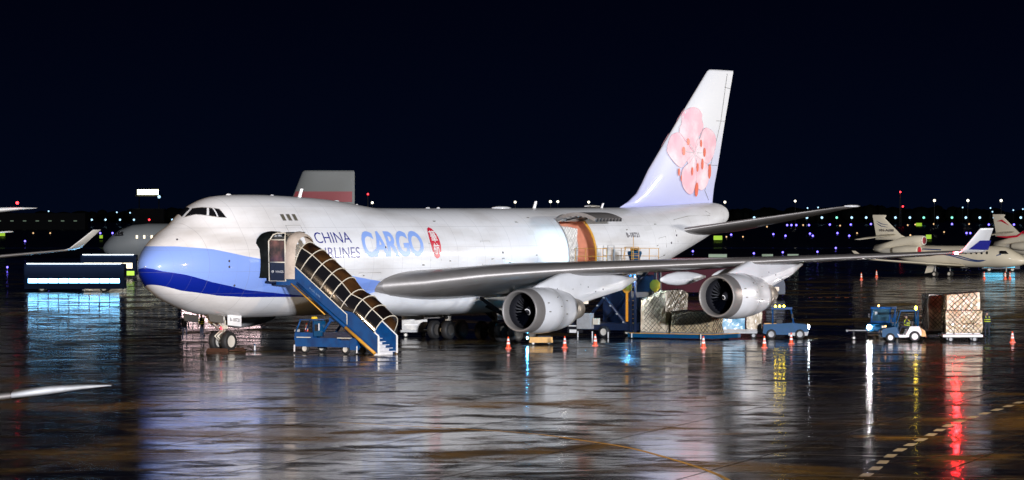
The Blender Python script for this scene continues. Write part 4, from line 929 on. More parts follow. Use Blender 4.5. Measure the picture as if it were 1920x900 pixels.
for (Y, y, m_, z_) in ((7.75, -1.72, 'amber', 3.45), (8.2, 1.2, 'lemon', 3.5)):
    mb = MB().use(M[m_]); pl = [(LR(Y)+.42*math.cos(R(22.5+45*q)), z_+.42*math.sin(R(22.5+45*q))) for q in range(8)]; mb.prism(pl, y-.03, y+.03)
    o = mb.build("octagonal_board", None, ld_); mb = MB().use(M[m_]); mb.box((LR(Y), y+.04, z_-1.35), (.17, .05, 1.95)); mb.build("board_post", None, o)
mb = MB(); mb.use(M['e_cyan']); mb.ball((LR(7.95), -1.9, 4.45), (.16, .1, .1), 10, 6); mb.build("work_lamp", None, ld_)
mb = MB(); mb.use(M['e_cyan']); mb.ball((LR(4.4), -1.9, 4.58), (.07, .05, .05), 10, 6); mb.build("work_lamp", None, ld_)
d = bpy.data.lights.new("loader_work_light", 'SPOT'); d.energy = 520; d.color = (.4, .78, 1.0); d.spot_size = R(85); d.spot_blend = 1.0; d.shadow_soft_size = .1
o = bpy.data.objects.new("loader_work_light", d); COL.objects.link(o); o.location = W(40.4, 5.6, 5.2)
o.rotation_euler = (W(39.9, 3.2, 6.3)-o.location).to_track_quat('-Z', 'Y').to_euler()
d = bpy.data.lights.new("freight_work_light", 'SPOT'); d.energy = 1100; d.color = (.8, .93, 1.0); d.spot_size = R(100); d.spot_blend = .7; d.shadow_soft_size = .1
o = bpy.data.objects.new("freight_work_light", d); COL.objects.link(o); o.location = W(41.5, 8.4, 4.2)
o.rotation_euler = (W(43.6, 10.0, 2.4)-o.location).to_track_quat('-Z', 'Y').to_euler()
for k, (Y, h_) in enumerate(((4.1, .42), (5.25, .45), (6.5, .4), (8.35, .3), (13.7, .35))):
    mb = MB().use(M['whitemark']); mb.box((LR(Y), -2.05, .22), (.06, .05, h_)); mb.build("stabiliser_foot", None, ld_)

# ------------------------------------------------------------------ freight
def freight(name, label, cat, loc, rz, size, m, netm, top=None, seed=1, base=True, spacing=.34, group=None):
    rn = random.Random(seed); t = thing(name, label, cat, loc, rz, group); L, B, H = size; nx, ny, nz = 14, 10, 12
    def P(u, v, w):
        x, y = (u-.5)*L, (v-.5)*B; z = w*H*(top(u, v) if top else 1)
        k = .035*math.sin(9*u+seed)*math.sin(7*w+2*seed+5*v); return (x+(u-.5)*k*1.5, y+(v-.5)*k*1.5, z+.12)
    mb = MB(); mb.use(m)
    def face(fn, a, b):
        G = []
        for i in range(a+1):
            for j in range(b+1):
                p = fn(i/a, j/b); e_ = .018
                G.append((p[0]+rn.uniform(-e_, e_), p[1]+rn.uniform(-e_, e_), p[2]+rn.uniform(-e_, e_)))
        mb.add(G, [(i*(b+1)+j, (i+1)*(b+1)+j, (i+1)*(b+1)+j+1, i*(b+1)+j+1) for i in range(a) for j in range(b)])
    face(lambda u, w: P(u, 0, w), nx, nz); face(lambda u, w: P(u, 1, w), nx, nz); face(lambda v, w: P(0, v, w), ny, nz); face(lambda v, w: P(1, v, w), ny, nz); face(lambda u, v: P(u, v, 1), nx, ny)
    b = mb.build("wrapped_load", None, t, recalc=False)
    if netm:
        mb = MB(); mb.use(netm)
        def run(f, Lh, Hh):
            n_ = int((Lh+Hh)/spacing)
            for k in range(-int(Hh/spacing), int(Lh/spacing)+1):
                for sgn in (1, -1):
                    pts = []
                    for q in range(9):
                        w = q/8; a = (k*spacing+w*Hh) if sgn > 0 else (Lh-(k*spacing+w*Hh))
                        if -1e-6 <= a <= Lh+1e-6: pts.append(f(min(max(a/Lh, 0), 1), w))
                    if len(pts) > 1: mb.tube([(p[0]+rn.uniform(-.035, .035), p[1]+rn.uniform(-.01, .01), p[2]+rn.uniform(-.05, .04)) for p in pts], rn.choice((.011, .014, .02)), 4, smooth=False)
        off = lambda p, d: (p[0]+d[0], p[1]+d[1], p[2]+.01)
        run(lambda u, w: off(P(u, 0, w), (0, -.05)), L, H); run(lambda v, w: off(P(0, v, w), (-.05, 0)), B, H); run(lambda v, w: off(P(1, v, w), (.05, 0)), B, H); run(lambda u, w: off(P(u, 1, w), (0, .05)), L, H)
        run(lambda u, v: (P(u, v, 1)[0], P(u, v, 1)[1], P(u, v, 1)[2]+.04), L, B)
        mb.build("cargo_net", None, t, recalc=False)
    if base:
        mb = MB().use(M['metal']); mb.box((0, 0, .06), (L+.1, B+.1, .08)); mb.build("pallet_base", None, t)
    return t
# local x = port, y = aft for these two
peak = lambda u, v: .80+.24*min(1, max(0, (u-.05)*1.6))*min(1, max(0, 1.8-2.2*abs(v-.45)))
freight("freight_pallet", "tall netted freight under clear plastic with a peaked top on the lowered loader deck", "freight pallet", W(43.55, 9.62, .36), PR, (1.9, 2.9, 2.62), M['wrap'], M['net'], peak, 3)
freight("freight_pallet", "low brown netted freight at the outer end of the loader deck", "freight pallet", W(42.9, 12.55, .36), PR, (3.1, 1.5, 1.36), M['card'], M['net'], None, 5, spacing=.28)
freight("freight_pallet", "white netted freight standing inside the open side cargo door", "freight pallet", W(43.05, 1.25, 4.94), PR, (2.2, 2.25, 2.35), M['wrapwhite'], M['netpale'], lambda u, v: 1-.12*max(0, v-.6), 8)

# ------------------------------------------------------------------ cones
def cone_proto():
    mb = MB(); mb.use(M['cone']); mb.box((0, 0, .02), (.38, .38, .04)); mb.lathe([(.04, .14), (.24, .115), (.26, .113)], (0, 0, 0), 'z', 16)
    mb.use(M['conewhite']); mb.lathe([(.26, .113), (.38, .095)], (0, 0, 0), 'z', 16); mb.use(M['cone']); mb.lathe([(.38, .095), (.46, .083)], (0, 0, 0), 'z', 16)
    mb.use(M['conewhite']); mb.lathe([(.46, .083), (.60, .06)], (0, 0, 0), 'z', 16); mb.use(M['cone']); mb.lathe([(.60, .06), (.72, .035), (.74, .001)], (0, 0, 0), 'z', 16); return mb
CG = "orange and white traffic cones on the wet apron"
cones = [(-.23, 246.8, "traffic cone just below the inlet of the inner engine"), (3.29, 247.8, "traffic cone on open ground between the inner engine and the loader wheels"), (5.27, 251.7, "traffic cone in front of the grey engine box of the loader"),
         (11.94, 247.8, "traffic cone in front of the lowered loader deck and its low brown freight"), (15.74, 247.8, "traffic cone near the outer engine, left of two close together"), (17.9, 254.7, "traffic cone in front of the blue tug with lit amber beacons"),
         (32.46, 257.7, "traffic cone alone at the right beyond the freight dolly"), (-14.3, 276.5, "dim traffic cone behind the nose gear, under the belly"),
         (42.6, 484.5, "distant traffic cone left of the business jet's wing tip"), (46.2, 503.5, "distant traffic cone under the business jet's tail"), (58.3, 490.5, "distant traffic cone at the business jet's main wheels"),
         (60.9, 490.5, "left one of two distant traffic cones near the business jet's nose"), (61.6, 491.5, "right one of two distant traffic cones near the business jet's nose"), (-27.3, 345, "lone dark traffic cone in the blue reflections left of the nose")]
c0 = None
for x, y, lb in cones:
    if c0 is None: c0 = cone_proto().build("traffic_cone"); o = c0
    else: o = c0.copy(); COL.objects.link(o)
    o.location = (x, y, .004); s_ = 1.0 if y < 300 else 1.25; o.scale = (s_, s_, s_); tag(o, lb, "traffic cone", CG)
    if y > 480: o.scale = (1.1, 1.1, 1.25)

# ------------------------------------------------------------------ small things on the apron
t = thing("wheel_chock", "pair of low brown chocks joined by a bar at the nose wheels", "wheel chock", W(7.6, .2), TH)
for dx in (-.85, .85):
    mb = MB(True).use(M['chock']); mb.prism([(dx-.18, 0), (dx+.18, 0), (dx, .22)], -.7, .8); mb.build("wedge", None, t)
mb = MB(True).use(M['chock']); mb.tube([(-.85, .95, .1), (.85, .95, .1)], .04, 6); mb.build("bar", None, t)
mb = MB().use(M['whitemark']); mb.box((0, 0, .16), (.07, .07, .32)); mb.use(M['tugblue']); mb.box((0, 0, .36), (.08, .08, .1)); mb.box((0, 0, .01), (.2, .2, .02))
o = mb.build("marker_post"); o.location = (-15.7, 242.6, 0.004); tag(o, "short blue and white marker post right of the nose wheels", "marker post")
t = thing("equipment_cart", "low yellow equipment cart behind the inner engine's cone", "equipment cart", (1.75, 252.6, 0))
mb = MB().use(M['yellow']); mb.box((.1, 0, .36), (1.45, .9, .32)); mb.box((.1, -.46, .25), (1.5, .05, .16)); mb.build("cart_body", None, t)
mb = MB().use(M['dark']); mb.box((.3, 0, .56), (.8, .7, .08)); mb.build("cover", None, t)
for x in (-.4, .6):
    for y in (-.38, .38): mb = MB(); mb.wheel((x, y, .13), .13, .08); mb.build("wheel", None, t)
mb = MB(); mb.use(M['e_cyan']); mb.ball((-.78, -.3, .46), (.05, .04, .06), 8, 5); mb.build("cart_lamp", None, t)

# ------------------------------------------------------------------ tugs
def open_tug(name, label, loc, rz):
    t = thing(name, label, "baggage tug", loc, rz)
    mb = MB().use(M['tugblue'])
    mb.prism([(1.32, .32), (1.34, .78), (1.2, .86), (.45, 1.0), (.38, 1.0), (.18, .5), (-.2, .42), (-.2, .3), (.45, .3)], -.55, .55)
    mb.use(M['whitemark']); mb.prism([(-.2, .3), (.2, .3), (.34, .55), (.15, .46), (-.2, .46), (-.3, .62), (-.5, 1.0), (-1.1, 1.02), (-1.25, .7), (-1.25, .42)], -.56, .56)
    mb.use(M['yellow']); mb.prism([(-1.1, 1.04), (-.95, 1.1), (-1.5, .72), (-1.58, .35), (-1.26, .35), (-1.26, .72)], -.5, .5); mb.build("body", None, t)
    for x, r_ in ((.8, .29), (-.8, .36)):
        for y in (-.56, .56): mb = MB(); mb.wheel((x, y, r_), r_, .22, rim=M['whitemark']); mb.build("wheel", None, t)
    mb = MB().use(M['tugblue'])
    for y in (-.52, .52):
        mb.tube([(.42, y, .95), (.12, y, 2.0), (-1.05, y, 2.02), (-1.05, y, 1.0)], .045, 6); mb.tube([(-1.0, y, 1.0), (-.95, y, 1.5), (-1.05, y, 2.0)], .04, 6)
    mb.box((-.46, 0, 2.05), (1.2, 1.14, .06)); mb.build("roof_frame", None, t)
    mb = MB().use(M['black']); mb.box((-.45, 0, .82), (.4, .7, .12)); mb.box((-.68, 0, 1.1), (.1, .7, .5)); mb.build("seat", None, t)
    mb = MB().use(M['dark']); mb.tube([(.22, 0, .8), (.05, 0, 1.1)], .025, 6); mb.tube([(.05+.12*.5*math.cos(a), .17*math.sin(a), 1.1+.12*math.cos(a)) for a in np.linspace(0, 6.28, 13)[:-1]], .015, 5, loop=True); mb.build("steering_wheel", None, t)
    for y in (-.4, .4): mb = MB(); mb.use(M['cream'] if True else None); mb.ball((1.33, y, .66), (.04, .09, .09), 10, 6); mb.build("headlight", None, t)
    mb = MB(); mb.use(M['e_beacon2']); mb.ball((.95, -.4, 1.0), (.05, .06, .05), 8, 5); mb.build("marker_lamp", None, t)
    mb = MB(); mb.use(M['e_beacon']); mb.ball((-.98, 0, 2.2), (.09, .09, .12), 10, 6); mb.build("roof_beacon", None, t)
    mb = MB().use(M['dark']); mb.tube([(-1.5, 0, .4), (-2.3, 0, .38), (-2.6, 0, .5)], .04, 6); mb.build("tow_hitch", None, t)
    return t
tgA = open_tug("open_tug", "open blue, white and yellow tug with amber beacon towing netted freight", (25.35, 258.9, .004), math.pi+R(4))
o = person("person", "seated driver in dark clothes with yellow bands under the open tug's roof", tgA.location, math.pi+R(4), {k: (v[0]-.42, v[1], v[2]) for k, v in sit(.98).items()})
def cab_tug(name, label, loc, rz, head, beacons):
    t = thing(name, label, "baggage tug", loc, rz)
    mb = MB().use(M['tugblue']); mb.prism([(1.5, .35), (1.52, .85), (1.3, 1.0), (.45, 1.08), (-1.45, 1.0), (-1.5, .4), (-1.2, .3), (1.2, .3)], -.7, .7); mb.use(M['yellow']); mb.box((-1.0, 0, 1.03), (.8, 1.3, .06)); mb.use(M['greybox']); mb.prism([(.2, .24), (1.45, .24), (1.53, .5), (.2, .42)], -.71, .71); mb.build("body", None, t)
    mb = MB().use(M['blue'])
    for x0, x1 in ((.55, .35), (-.85, -.85)):
        for y in (-.62, .62): mb.tube([(x0, y, 1.02), (x1, y, 2.0)], .06, 6)
    mb.box((-.25, 0, 2.05), (1.4, 1.4, .14)); mb.box((-.85, 0, 1.3), (.08, 1.3, .6)); mb.box((.5, 0, 1.12), (.1, 1.3, .14)); cabn = mb.build("cab", None, t)
    mb = MB().use(M['blueglass']); mb.hexa([(.5, -.6, 1.15), (.53, -.6, 1.15), (.53, .6, 1.15), (.5, .6, 1.15), (.36, -.6, 1.97), (.39, -.6, 1.97), (.39, .6, 1.97), (.36, .6, 1.97)]); mb.build("windscreen", None, cabn)
    mb = MB().use(M['black']); mb.box((-.4, 0, 1.15), (.4, .9, .3)); mb.build("seat", None, cabn)
    for y in (-.80, .80): mb = MB().use(M['black']); mb.box((.45, y, 1.55), (.1, .14, .28)); mb.tube([(.45, y, 1.6), (.42, y*.78, 1.7)], .015, 4); mb.build("mirror", None, cabn)
    for x in (-.95, .95):
        for y in (-.62, .62): mb = MB(); mb.wheel((x, y, .33), .33, .24, rim=M['greybox']); mb.build("wheel", None, t)
    for k, y in enumerate((-.48, .48)):
        mb = MB(); mb.use(head if (k == 0 or head is M['e_head2']) else M['cream']); mb.ball((1.53, y, .80), (.07, .14, .14), 12, 8); mb.build("headlight", None, t)
    for b in range(beacons):
        mb = MB(); mb.use(M['e_beacon'] if beacons > 1 else M['e_beacon2']); mb.ball((-.1-.28*b, -.3, 2.19), (.07, .07, .07), 8, 5); mb.build("roof_beacon", None, t)
    return t
tgB = cab_tug("cab_tug", "dark blue cab tug with one bright white headlight, parked behind the open tug", (24.75, 265.3, .004), math.atan2(-.93, -.36), M['e_head'], 1)
lettering("front_lettering", "VIAGS", M['whitemark'], lambda u, v: (.42, -.5+u, 1.99+v), tgB, w=.5, h=.09)
mb = MB().use(M['whitemark']); mb.box((.53, -.3, 1.72), (.02, .17, .15)); mb.build("windscreen_sticker", None, tgB)
tgC = cab_tug("cab_tug", "blue cab tug with amber roof beacons pulling freight past the outer engine", (18.2, 264.5, .004), R(-3), M['e_head2'], 3)
t = thing("tow_bar", "grey tow bar on small wheels at the left of the cab tug", "tow bar", (22.95, 262.8, 0), 0)
mb = MB().use(M['greybox']); mb.tube([(-.75, 0, .62), (.75, 0, .62)], .045, 6); mb.tube([(-.75, 0, .62), (-.85, 0, .58)], .09, 6); mb.build("bar", None, t)
mb = MB().use(M['dark']); mb.box((-.35, 0, .34), (.08, .4, .55)); mb.box((.5, 0, .34), (.08, .4, .55)); mb.build("stand", None, t)
for y in (-.24, .24): mb = MB(); mb.wheel((-.35, y, .14), .14, .08); mb.build("wheel", None, t)

def dolly(name, label, loc, rz, L, B, m, zt=.5, bars=True):
    t = thing(name, label, "freight dolly", loc, rz)
    mb = MB().use(m); mb.box((0, 0, zt-.09), (L, B, .16)); mb.build("dolly_deck", None, t)
    for x in (-L*.3, L*.3):
        for y in (-B*.4, B*.4): mb = MB(); mb.wheel((x, y, .19), .19, .12, rim=M['greybox']); mb.build("wheel", None, t)
    mb = MB().use(M['dark']); mb.tube([(-L/2, 0, .36), (-L/2-.85, 0, .34)], .035, 6); mb.build("drawbar", None, t)
    if bars:
        mb = MB().use(M['dark'])
        for x in (-L*.22, L*.26): mb.tube([(x, -B/2, zt), (x, -B/2-.02, zt+.85)], .025, 5)
        mb.tube([(-L*.22, -B/2-.02, zt+.7), (L*.26, -B/2-.02, zt+.7)], .02, 5); mb.build("side_rail", None, t)
    return t
dolly("freight_dolly", "white-edged flat dolly under the tan freight at the right", (29.25, 259.0, .004), R(2), 2.6, 2.1, M['whitemark'])
freight("freight_pallet", "tall tan netted freight with a stepped front on the right dolly", "freight pallet", (29.3, 259.2, .50), R(2), (2.15, 1.9, 2.62), M['wraptan'], M['net'], lambda u, v: .93+.07*u, 11, spacing=.36)
freight("freight_pallet", "low tan carton freight against the front of the tall tan freight", "freight pallet", (29.35, 258.1, .50), R(2), (2.35, .35, 1.42), M['wraptan'], M['net'], None, 12, base=False, spacing=.3)
dolly("freight_dolly", "dark low dolly carrying the grey netted freight behind the tan freight", (28.15, 264.9, .004), R(8), 2.5, 2.0, M['dark'], bars=False)
freight("freight_pallet", "dark grey netted freight behind and left of the tall tan freight", "freight pallet", (28.6, 265.0, .55), R(8), (2.1, 1.8, 2.3), M['wrapgrey'], M['net'], None, 14, spacing=.3)
dolly("freight_dolly", "long dolly behind the outer engine towed by the beacon-lit tug", (15.3, 266.6, .004), R(-3), 3.0, 2.0, M['greybox'], bars=False)
freight("freight_pallet", "blue and white tarpaulin-wrapped freight below the outer engine", "freight pallet", (14.75, 266.7, .5), R(-3), (1.75, 1.8, 1.15), M['tarp'], None, None, 16)
freight("freight_pallet", "plain pale wrapped freight box just behind the beacon-lit tug", "freight pallet", (16.25, 266.6, .5), R(-3), (1.0, 1.8, 1.45), M['wrap'], None, None, 17)
person("person", "standing worker in dark clothes with yellow bands behind the tan freight", (32.15, 268.8, 0), R(100), stand())
person("person", "worker in dark navy clothes standing left of the nose gear", (-21.6, 262, 0), R(-60), stand(.02), vest=False)
person("person", "worker with yellow reflective bands standing close left of the nose gear", (-20.6, 264, 0), R(160), stand())
# container dolly seen beyond the main wheels
t = thing("container_dolly", "pale slatted baggage container on a dolly beyond the main wheels", "container dolly", (-6.6, 268.5, 0), R(3))
mb = MB().use(M['greybox']); mb.box((0, 0, .42), (1.9, 1.6, .14)); mb.build("dolly_deck", None, t)
mb = MB().use(M['wrapgrey']); mb.prism([(-.85, .5), (.6, .5), (.85, .9), (.85, 1.75), (-.85, 1.75)], -.75, .75); mb.use(M['whitemark']); mb.box((-.05, -.02, 1.98), (1.75, 1.5, .12)); mb.box((0, -.78, 1.2), (1.5, .03, .06)); mb.box((0, -.78, .85), (1.4, .03, .06)); mb.build("container", None, t)
for x in (-.6, .6):
    for y in (-.6, .6): mb = MB(); mb.wheel((x, y, .17), .17, .1); mb.build("wheel", None, t)

# ------------------------------------------------------------------ vehicles in the background
def bus(name, label, loc, rz, L, H, body, win, nwin, z0, z1, strip=True):
    t = thing(name, label, "apron bus", loc, rz)
    mb = MB().use(body); Wd = 2.6
    rr = [[(x, y, z) for y, z in ((-Wd/2*k, .35), (Wd/2*k, .35), (Wd/2*k, H-.3), (Wd/2*k-.2, H), (-Wd/2*k+.2, H), (-Wd/2*k, H-.3))] for x, k in ((-L/2, .94), (-L/2+.15, 1), (L/2-.3, 1), (L/2, .92))]
    mb.loft(rr, smooth=False); mb.build("bus_body", None, t)
    w_ = (L-.8)/nwin
    for k in range(nwin):
        mb = MB().use(win); x = -L/2+.4+w_*k; mb.prism([(x+.05, z0), (x+w_-.05, z0), (x+w_-.05, z1), (x+.05, z1)], -Wd/2-.02, -Wd/2-.005); mb.build("window", None, t)
    if strip:
        mb = MB().use(M['e_strip']); mb.box((0, -Wd/2+.05, H+.03), (L-.6, .08, .06)); mb.build("roof_light_strip", None, t)
    for x in (-L*.32, L*.3):
        for y in (-Wd/2+.15, Wd/2-.15): mb = MB(); mb.wheel((x, y, .42), .42, .25); mb.build("wheel", None, t)
    mb = MB().use(M['glass']); mb.box((L/2-.02, 0, 1.9), (.06, 2.1, 1.3)); mb.build("windscreen", None, t)
    return t
bus("apron_bus", "long low apron bus with glowing blue-white windows left of the nose", (-45.5, 414, 0), R(-1), 10.4, 2.95, M['busbody'], M['e_buswin'], 9, 0.98, 1.42)
bus("apron_bus", "distant bus with a bright white lit roof strip close beside the nose", (-50.7, 500, 0), 0, 7.0, 2.9, M['busbody'], M['e_cabin'], 5, 1.2, 1.9)
bus("apron_bus", "bus with pinkish lit windows behind the freighter's nose, seen by its reflection", (-28.6, 392, 0), 0, 8.6, 2.9, M['busbody'], M['e_pinkglow'], 7, 1.1, 2.1, strip=False)  # out of view, added for the pinkish reflection it throws on the apron
t = thing("box_truck", "long dark maroon box truck behind the loader and the outer engine", "box truck", (18.6, 381, 0), R(1))
mb = MB().use(M['maroon']); mb.box((0, 0, 2.35), (11.2, 2.6, 3.3)); bx = mb.build("cargo_box", None, t)
mb = MB().use(M['pinkred']); mb.box((0, -1.32, 3.72), (11.0, .04, .4)); mb.build("roof_band", None, bx)
mb = MB().use(M['deepblue']); mb.prism([(5.7, .5), (7.5, .5), (7.5, 1.5), (7.1, 2.6), (5.7, 2.7)], -1.2, 1.2); mb.build("cab", None, t)
for x in (-3.8, -2.8, 6.4):
    for y in (-1.1, 1.1): mb = MB(); mb.wheel((x, y, .48), .48, .28); mb.build("wheel", None, t)
t = thing("service_van", "van with cyan-lit side beyond the business jet's nose wheel", "service van", (67.3, 548, 0), 0)
mb = MB().use(M['deepblue']); mb.prism([(-2.6, .4), (2.6, .4), (2.7, 1.3), (2.1, 2.2), (-2.6, 2.3)], -1, 1); mb.build("van_body", None, t)
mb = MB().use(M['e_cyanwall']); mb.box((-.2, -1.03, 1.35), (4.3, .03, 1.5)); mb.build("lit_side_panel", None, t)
for x in (-1.6, 1.6):
    for y in (-.9, .9): mb = MB(); mb.wheel((x, y, .35), .35, .2); mb.build("wheel", None, t)

# ------------------------------------------------------------------ plain airliners: one taxiing behind, three whose wing tips reach into the frame
def airliner(name, label, loc, rz, fin_m, tip='winglet', skin=None, tipm=None):
    tipm = tipm or M['white']
    skin = skin or M['white']
    t = thing(name, label, "airliner", loc, rz)
    rr = []
    for x, w_, zb, zt_ in ((0, .05, 2.9, 3.0), (.3, .6, 2.4, 3.5), (1, 1.15, 2.0, 4.2), (2.2, 1.65, 1.75, 5.0), (4, 1.95, 1.65, 5.6), (6, 1.98, 1.6, 5.75), (22, 1.98, 1.6, 5.75), (26, 1.7, 2.2, 5.75), (30, 1.05, 3.4, 5.7), (33, .5, 4.4, 5.5), (33.8, .15, 4.8, 5.2)):
        rr.append([(x, w_*math.cos(a), (zb+zt_)/2+(zt_-zb)/2*math.sin(a)) for a in np.linspace(0, 2*math.pi, 25)[:-1]])
    mb = MB(True).use(skin); mb.loft(rr); f = mb.build("fuselage", None, t)
    for side in (1, -1):
        S_ = [(1.5, 10.6, 2.5, 6.4, .13, 1), (6.3, 13.8, 3.0, 3.9, .11, .5), (15.5, 18.8, 3.95, 1.7, .1, 0)]
        S_ += [(16.3, 19.45, 4.05, 1.35, .1, 0), (17.0, 20.15, 4.1, .8, .09, 0), (17.6, 21.0, 4.12, .15, .09, 0)] if tip == 'raked' else [(16.0, 19.2, 4.0, 1.5, .1, 0)]
        mb = MB(True).use(M['wing']); mb.loft([[(p[0], p[1]*side, p[2]) for p in wing_ring(x, y, z, c, tt, i)] for y, x, z, c, tt, i in S_]); w_ = mb.build("wing", None, t)
        if tip != 'raked':
            mb = MB(True).use(M['white']); mb.loft([fin_ring(x, z, c, .08, y*side) for x, z, c, y in ((19.2, 4.0, 3.0, 16.0), (19.6, 4.2, 2.9, 16.4), (21.0, 5.75, 2.0, 18.0))]); mb.build("winglet", None, w_)
        else:
            mb = MB(True).use(tipm); mb.loft([[(p[0], p[1]*side, p[2]) for p in wing_ring(x-.02, y, z+.005, c*1.04, tt*1.5, 0)] for y, x, z, c, tt, i_ in S_[2:]]); mb.build("pale_tip", None, w_)
        mb = MB(True).use(M['white']); mb.loft([[(p[0], p[1]*side, p[2]) for p in wing_ring(x, y, z, c, .09, 0)] for y, x, z, c in ((.4, 28.6, 5.0, 3.4), (6.2, 32.0, 5.5, 1.4))]); mb.build("tailplane", None, t)
        mb = MB(True).use(M['white']); mb.lathe([(.1, .78), (0, .85), (.1, .95), (1.2, 1.02), (2.6, .9), (3.2, .7), (3.3, .4), (3.9, .25)], (11.0, 5.75*side, 1.75), 'x', 20); mb.use(M['dark']); mb.lathe([(.1, .78), (.8, .75), (.82, .01)], (11.0, 5.75*side, 1.75), 'x', 20); mb.use(M['wing']); mb.box((13.2, 5.75*side, 2.75), (2.8, .2, .5)); mb.build("engine", None, t)
    mb = MB(True).use(fin_m); mb.loft([fin_ring(x, z, c, .08) for x, z, c in ((23.0, 5.4, 10.6), (24.0, 6.0, 9.6), (26.6, 11.6, 7.0), (26.9, 11.8, 6.6))]); fn_ = mb.build("tail_fin", None, t)
    for gx, gy in ((4.8, 0), (16.6, 3.6), (16.6, -3.6)):
        mb = MB(True).use(M['greybox']); mb.tube([(gx, gy, 2.3), (gx, gy, .5)], .12, 8); g = mb.build("landing_gear", None, t)
        for dy in (-.3, .3): mb = MB(True); mb.wheel((gx, gy+dy, .5), .5, .3); mb.build("wheel", None, g)
    return t, f, fn_
t, f, fn_ = airliner("taxiing_airliner", "white airliner with a rose-striped fin taxiing behind the freighter's nose", (-54.6, 530, 0), R(1), M['dimwhite'], 'winglet', M['dimwhite']); t.scale = (1.0, 1.17, 1.17)
for side in (1, -1):
    mb = MB(True).use(M['pinkred']); V_ = []
    for q in range(13):
        u = .02+.94*q/12
        for z in (8.2, 9.4): c = 9.6-(z-6)/5.6*2.6; V_.append((24+(z-6)/5.6*2.6+u*c, (.05+yt(u, .08)*c)*side, z))
    mb.add(V_, [(2*q, 2*q+1, 2*q+3, 2*q+2) for q in range(12)]); mb.build("rose_stripe", None, fn_)
for k in range(18):
    mb = MB(True).use(M['e_cabin']); x = 4.6+.98*k; mb.prism([(x, 4.05), (x+.26, 4.05), (x+.26, 4.42), (x, 4.42)], 1.965, 1.985); mb.build("cabin_window", None, t)
mb = MB(True).use(M['glass']); mb.prism([(1.75, 4.35), (2.9, 4.35), (2.9, 4.85), (2.3, 4.85)], 1.35, 1.75); mb.build("cockpit_window", None, t)
def put(tipw, s, rz, raked, name, label, red=False):
    """stand an airliner so that its port wing tip is at the world point tipw"""
    tx, ty = (21.0, 17.6) if raked else (19.9, 16.0)
    c, sn = math.cos(rz), math.sin(rz); off = Vector((tx*c+ty*sn, tx*sn-ty*c, 0))*s
    t, _, _ = airliner(name, label, (tipw[0]-off.x, tipw[1]-off.y, 0), rz, M['white'], 'raked' if raked else 'winglet', tipm=M['greybox'] if s == 1.0 else None); t.scale = (s, s, s)
    return t
put((-10.3, 102, 0), 1.0, R(84), True, "parked_airliner", "nearest airliner showing only its thin raked wing tip at the lower left")
put((-43.9, 392, 0), 1.15, R(77), False, "parked_airliner", "airliner at the left edge showing a tall swept grey winglet")
t = put((-44.5, 372, 0), 2.12, R(88), True, "parked_airliner", "big airliner at the left edge whose high wing tip carries a tiny red light")
mb = MB(True); mb.use(M['e_red']); mb.ball((20.0, 16.9, 4.35), (.07, .07, .07), 8, 5); mb.build("navigation_light", None, t)

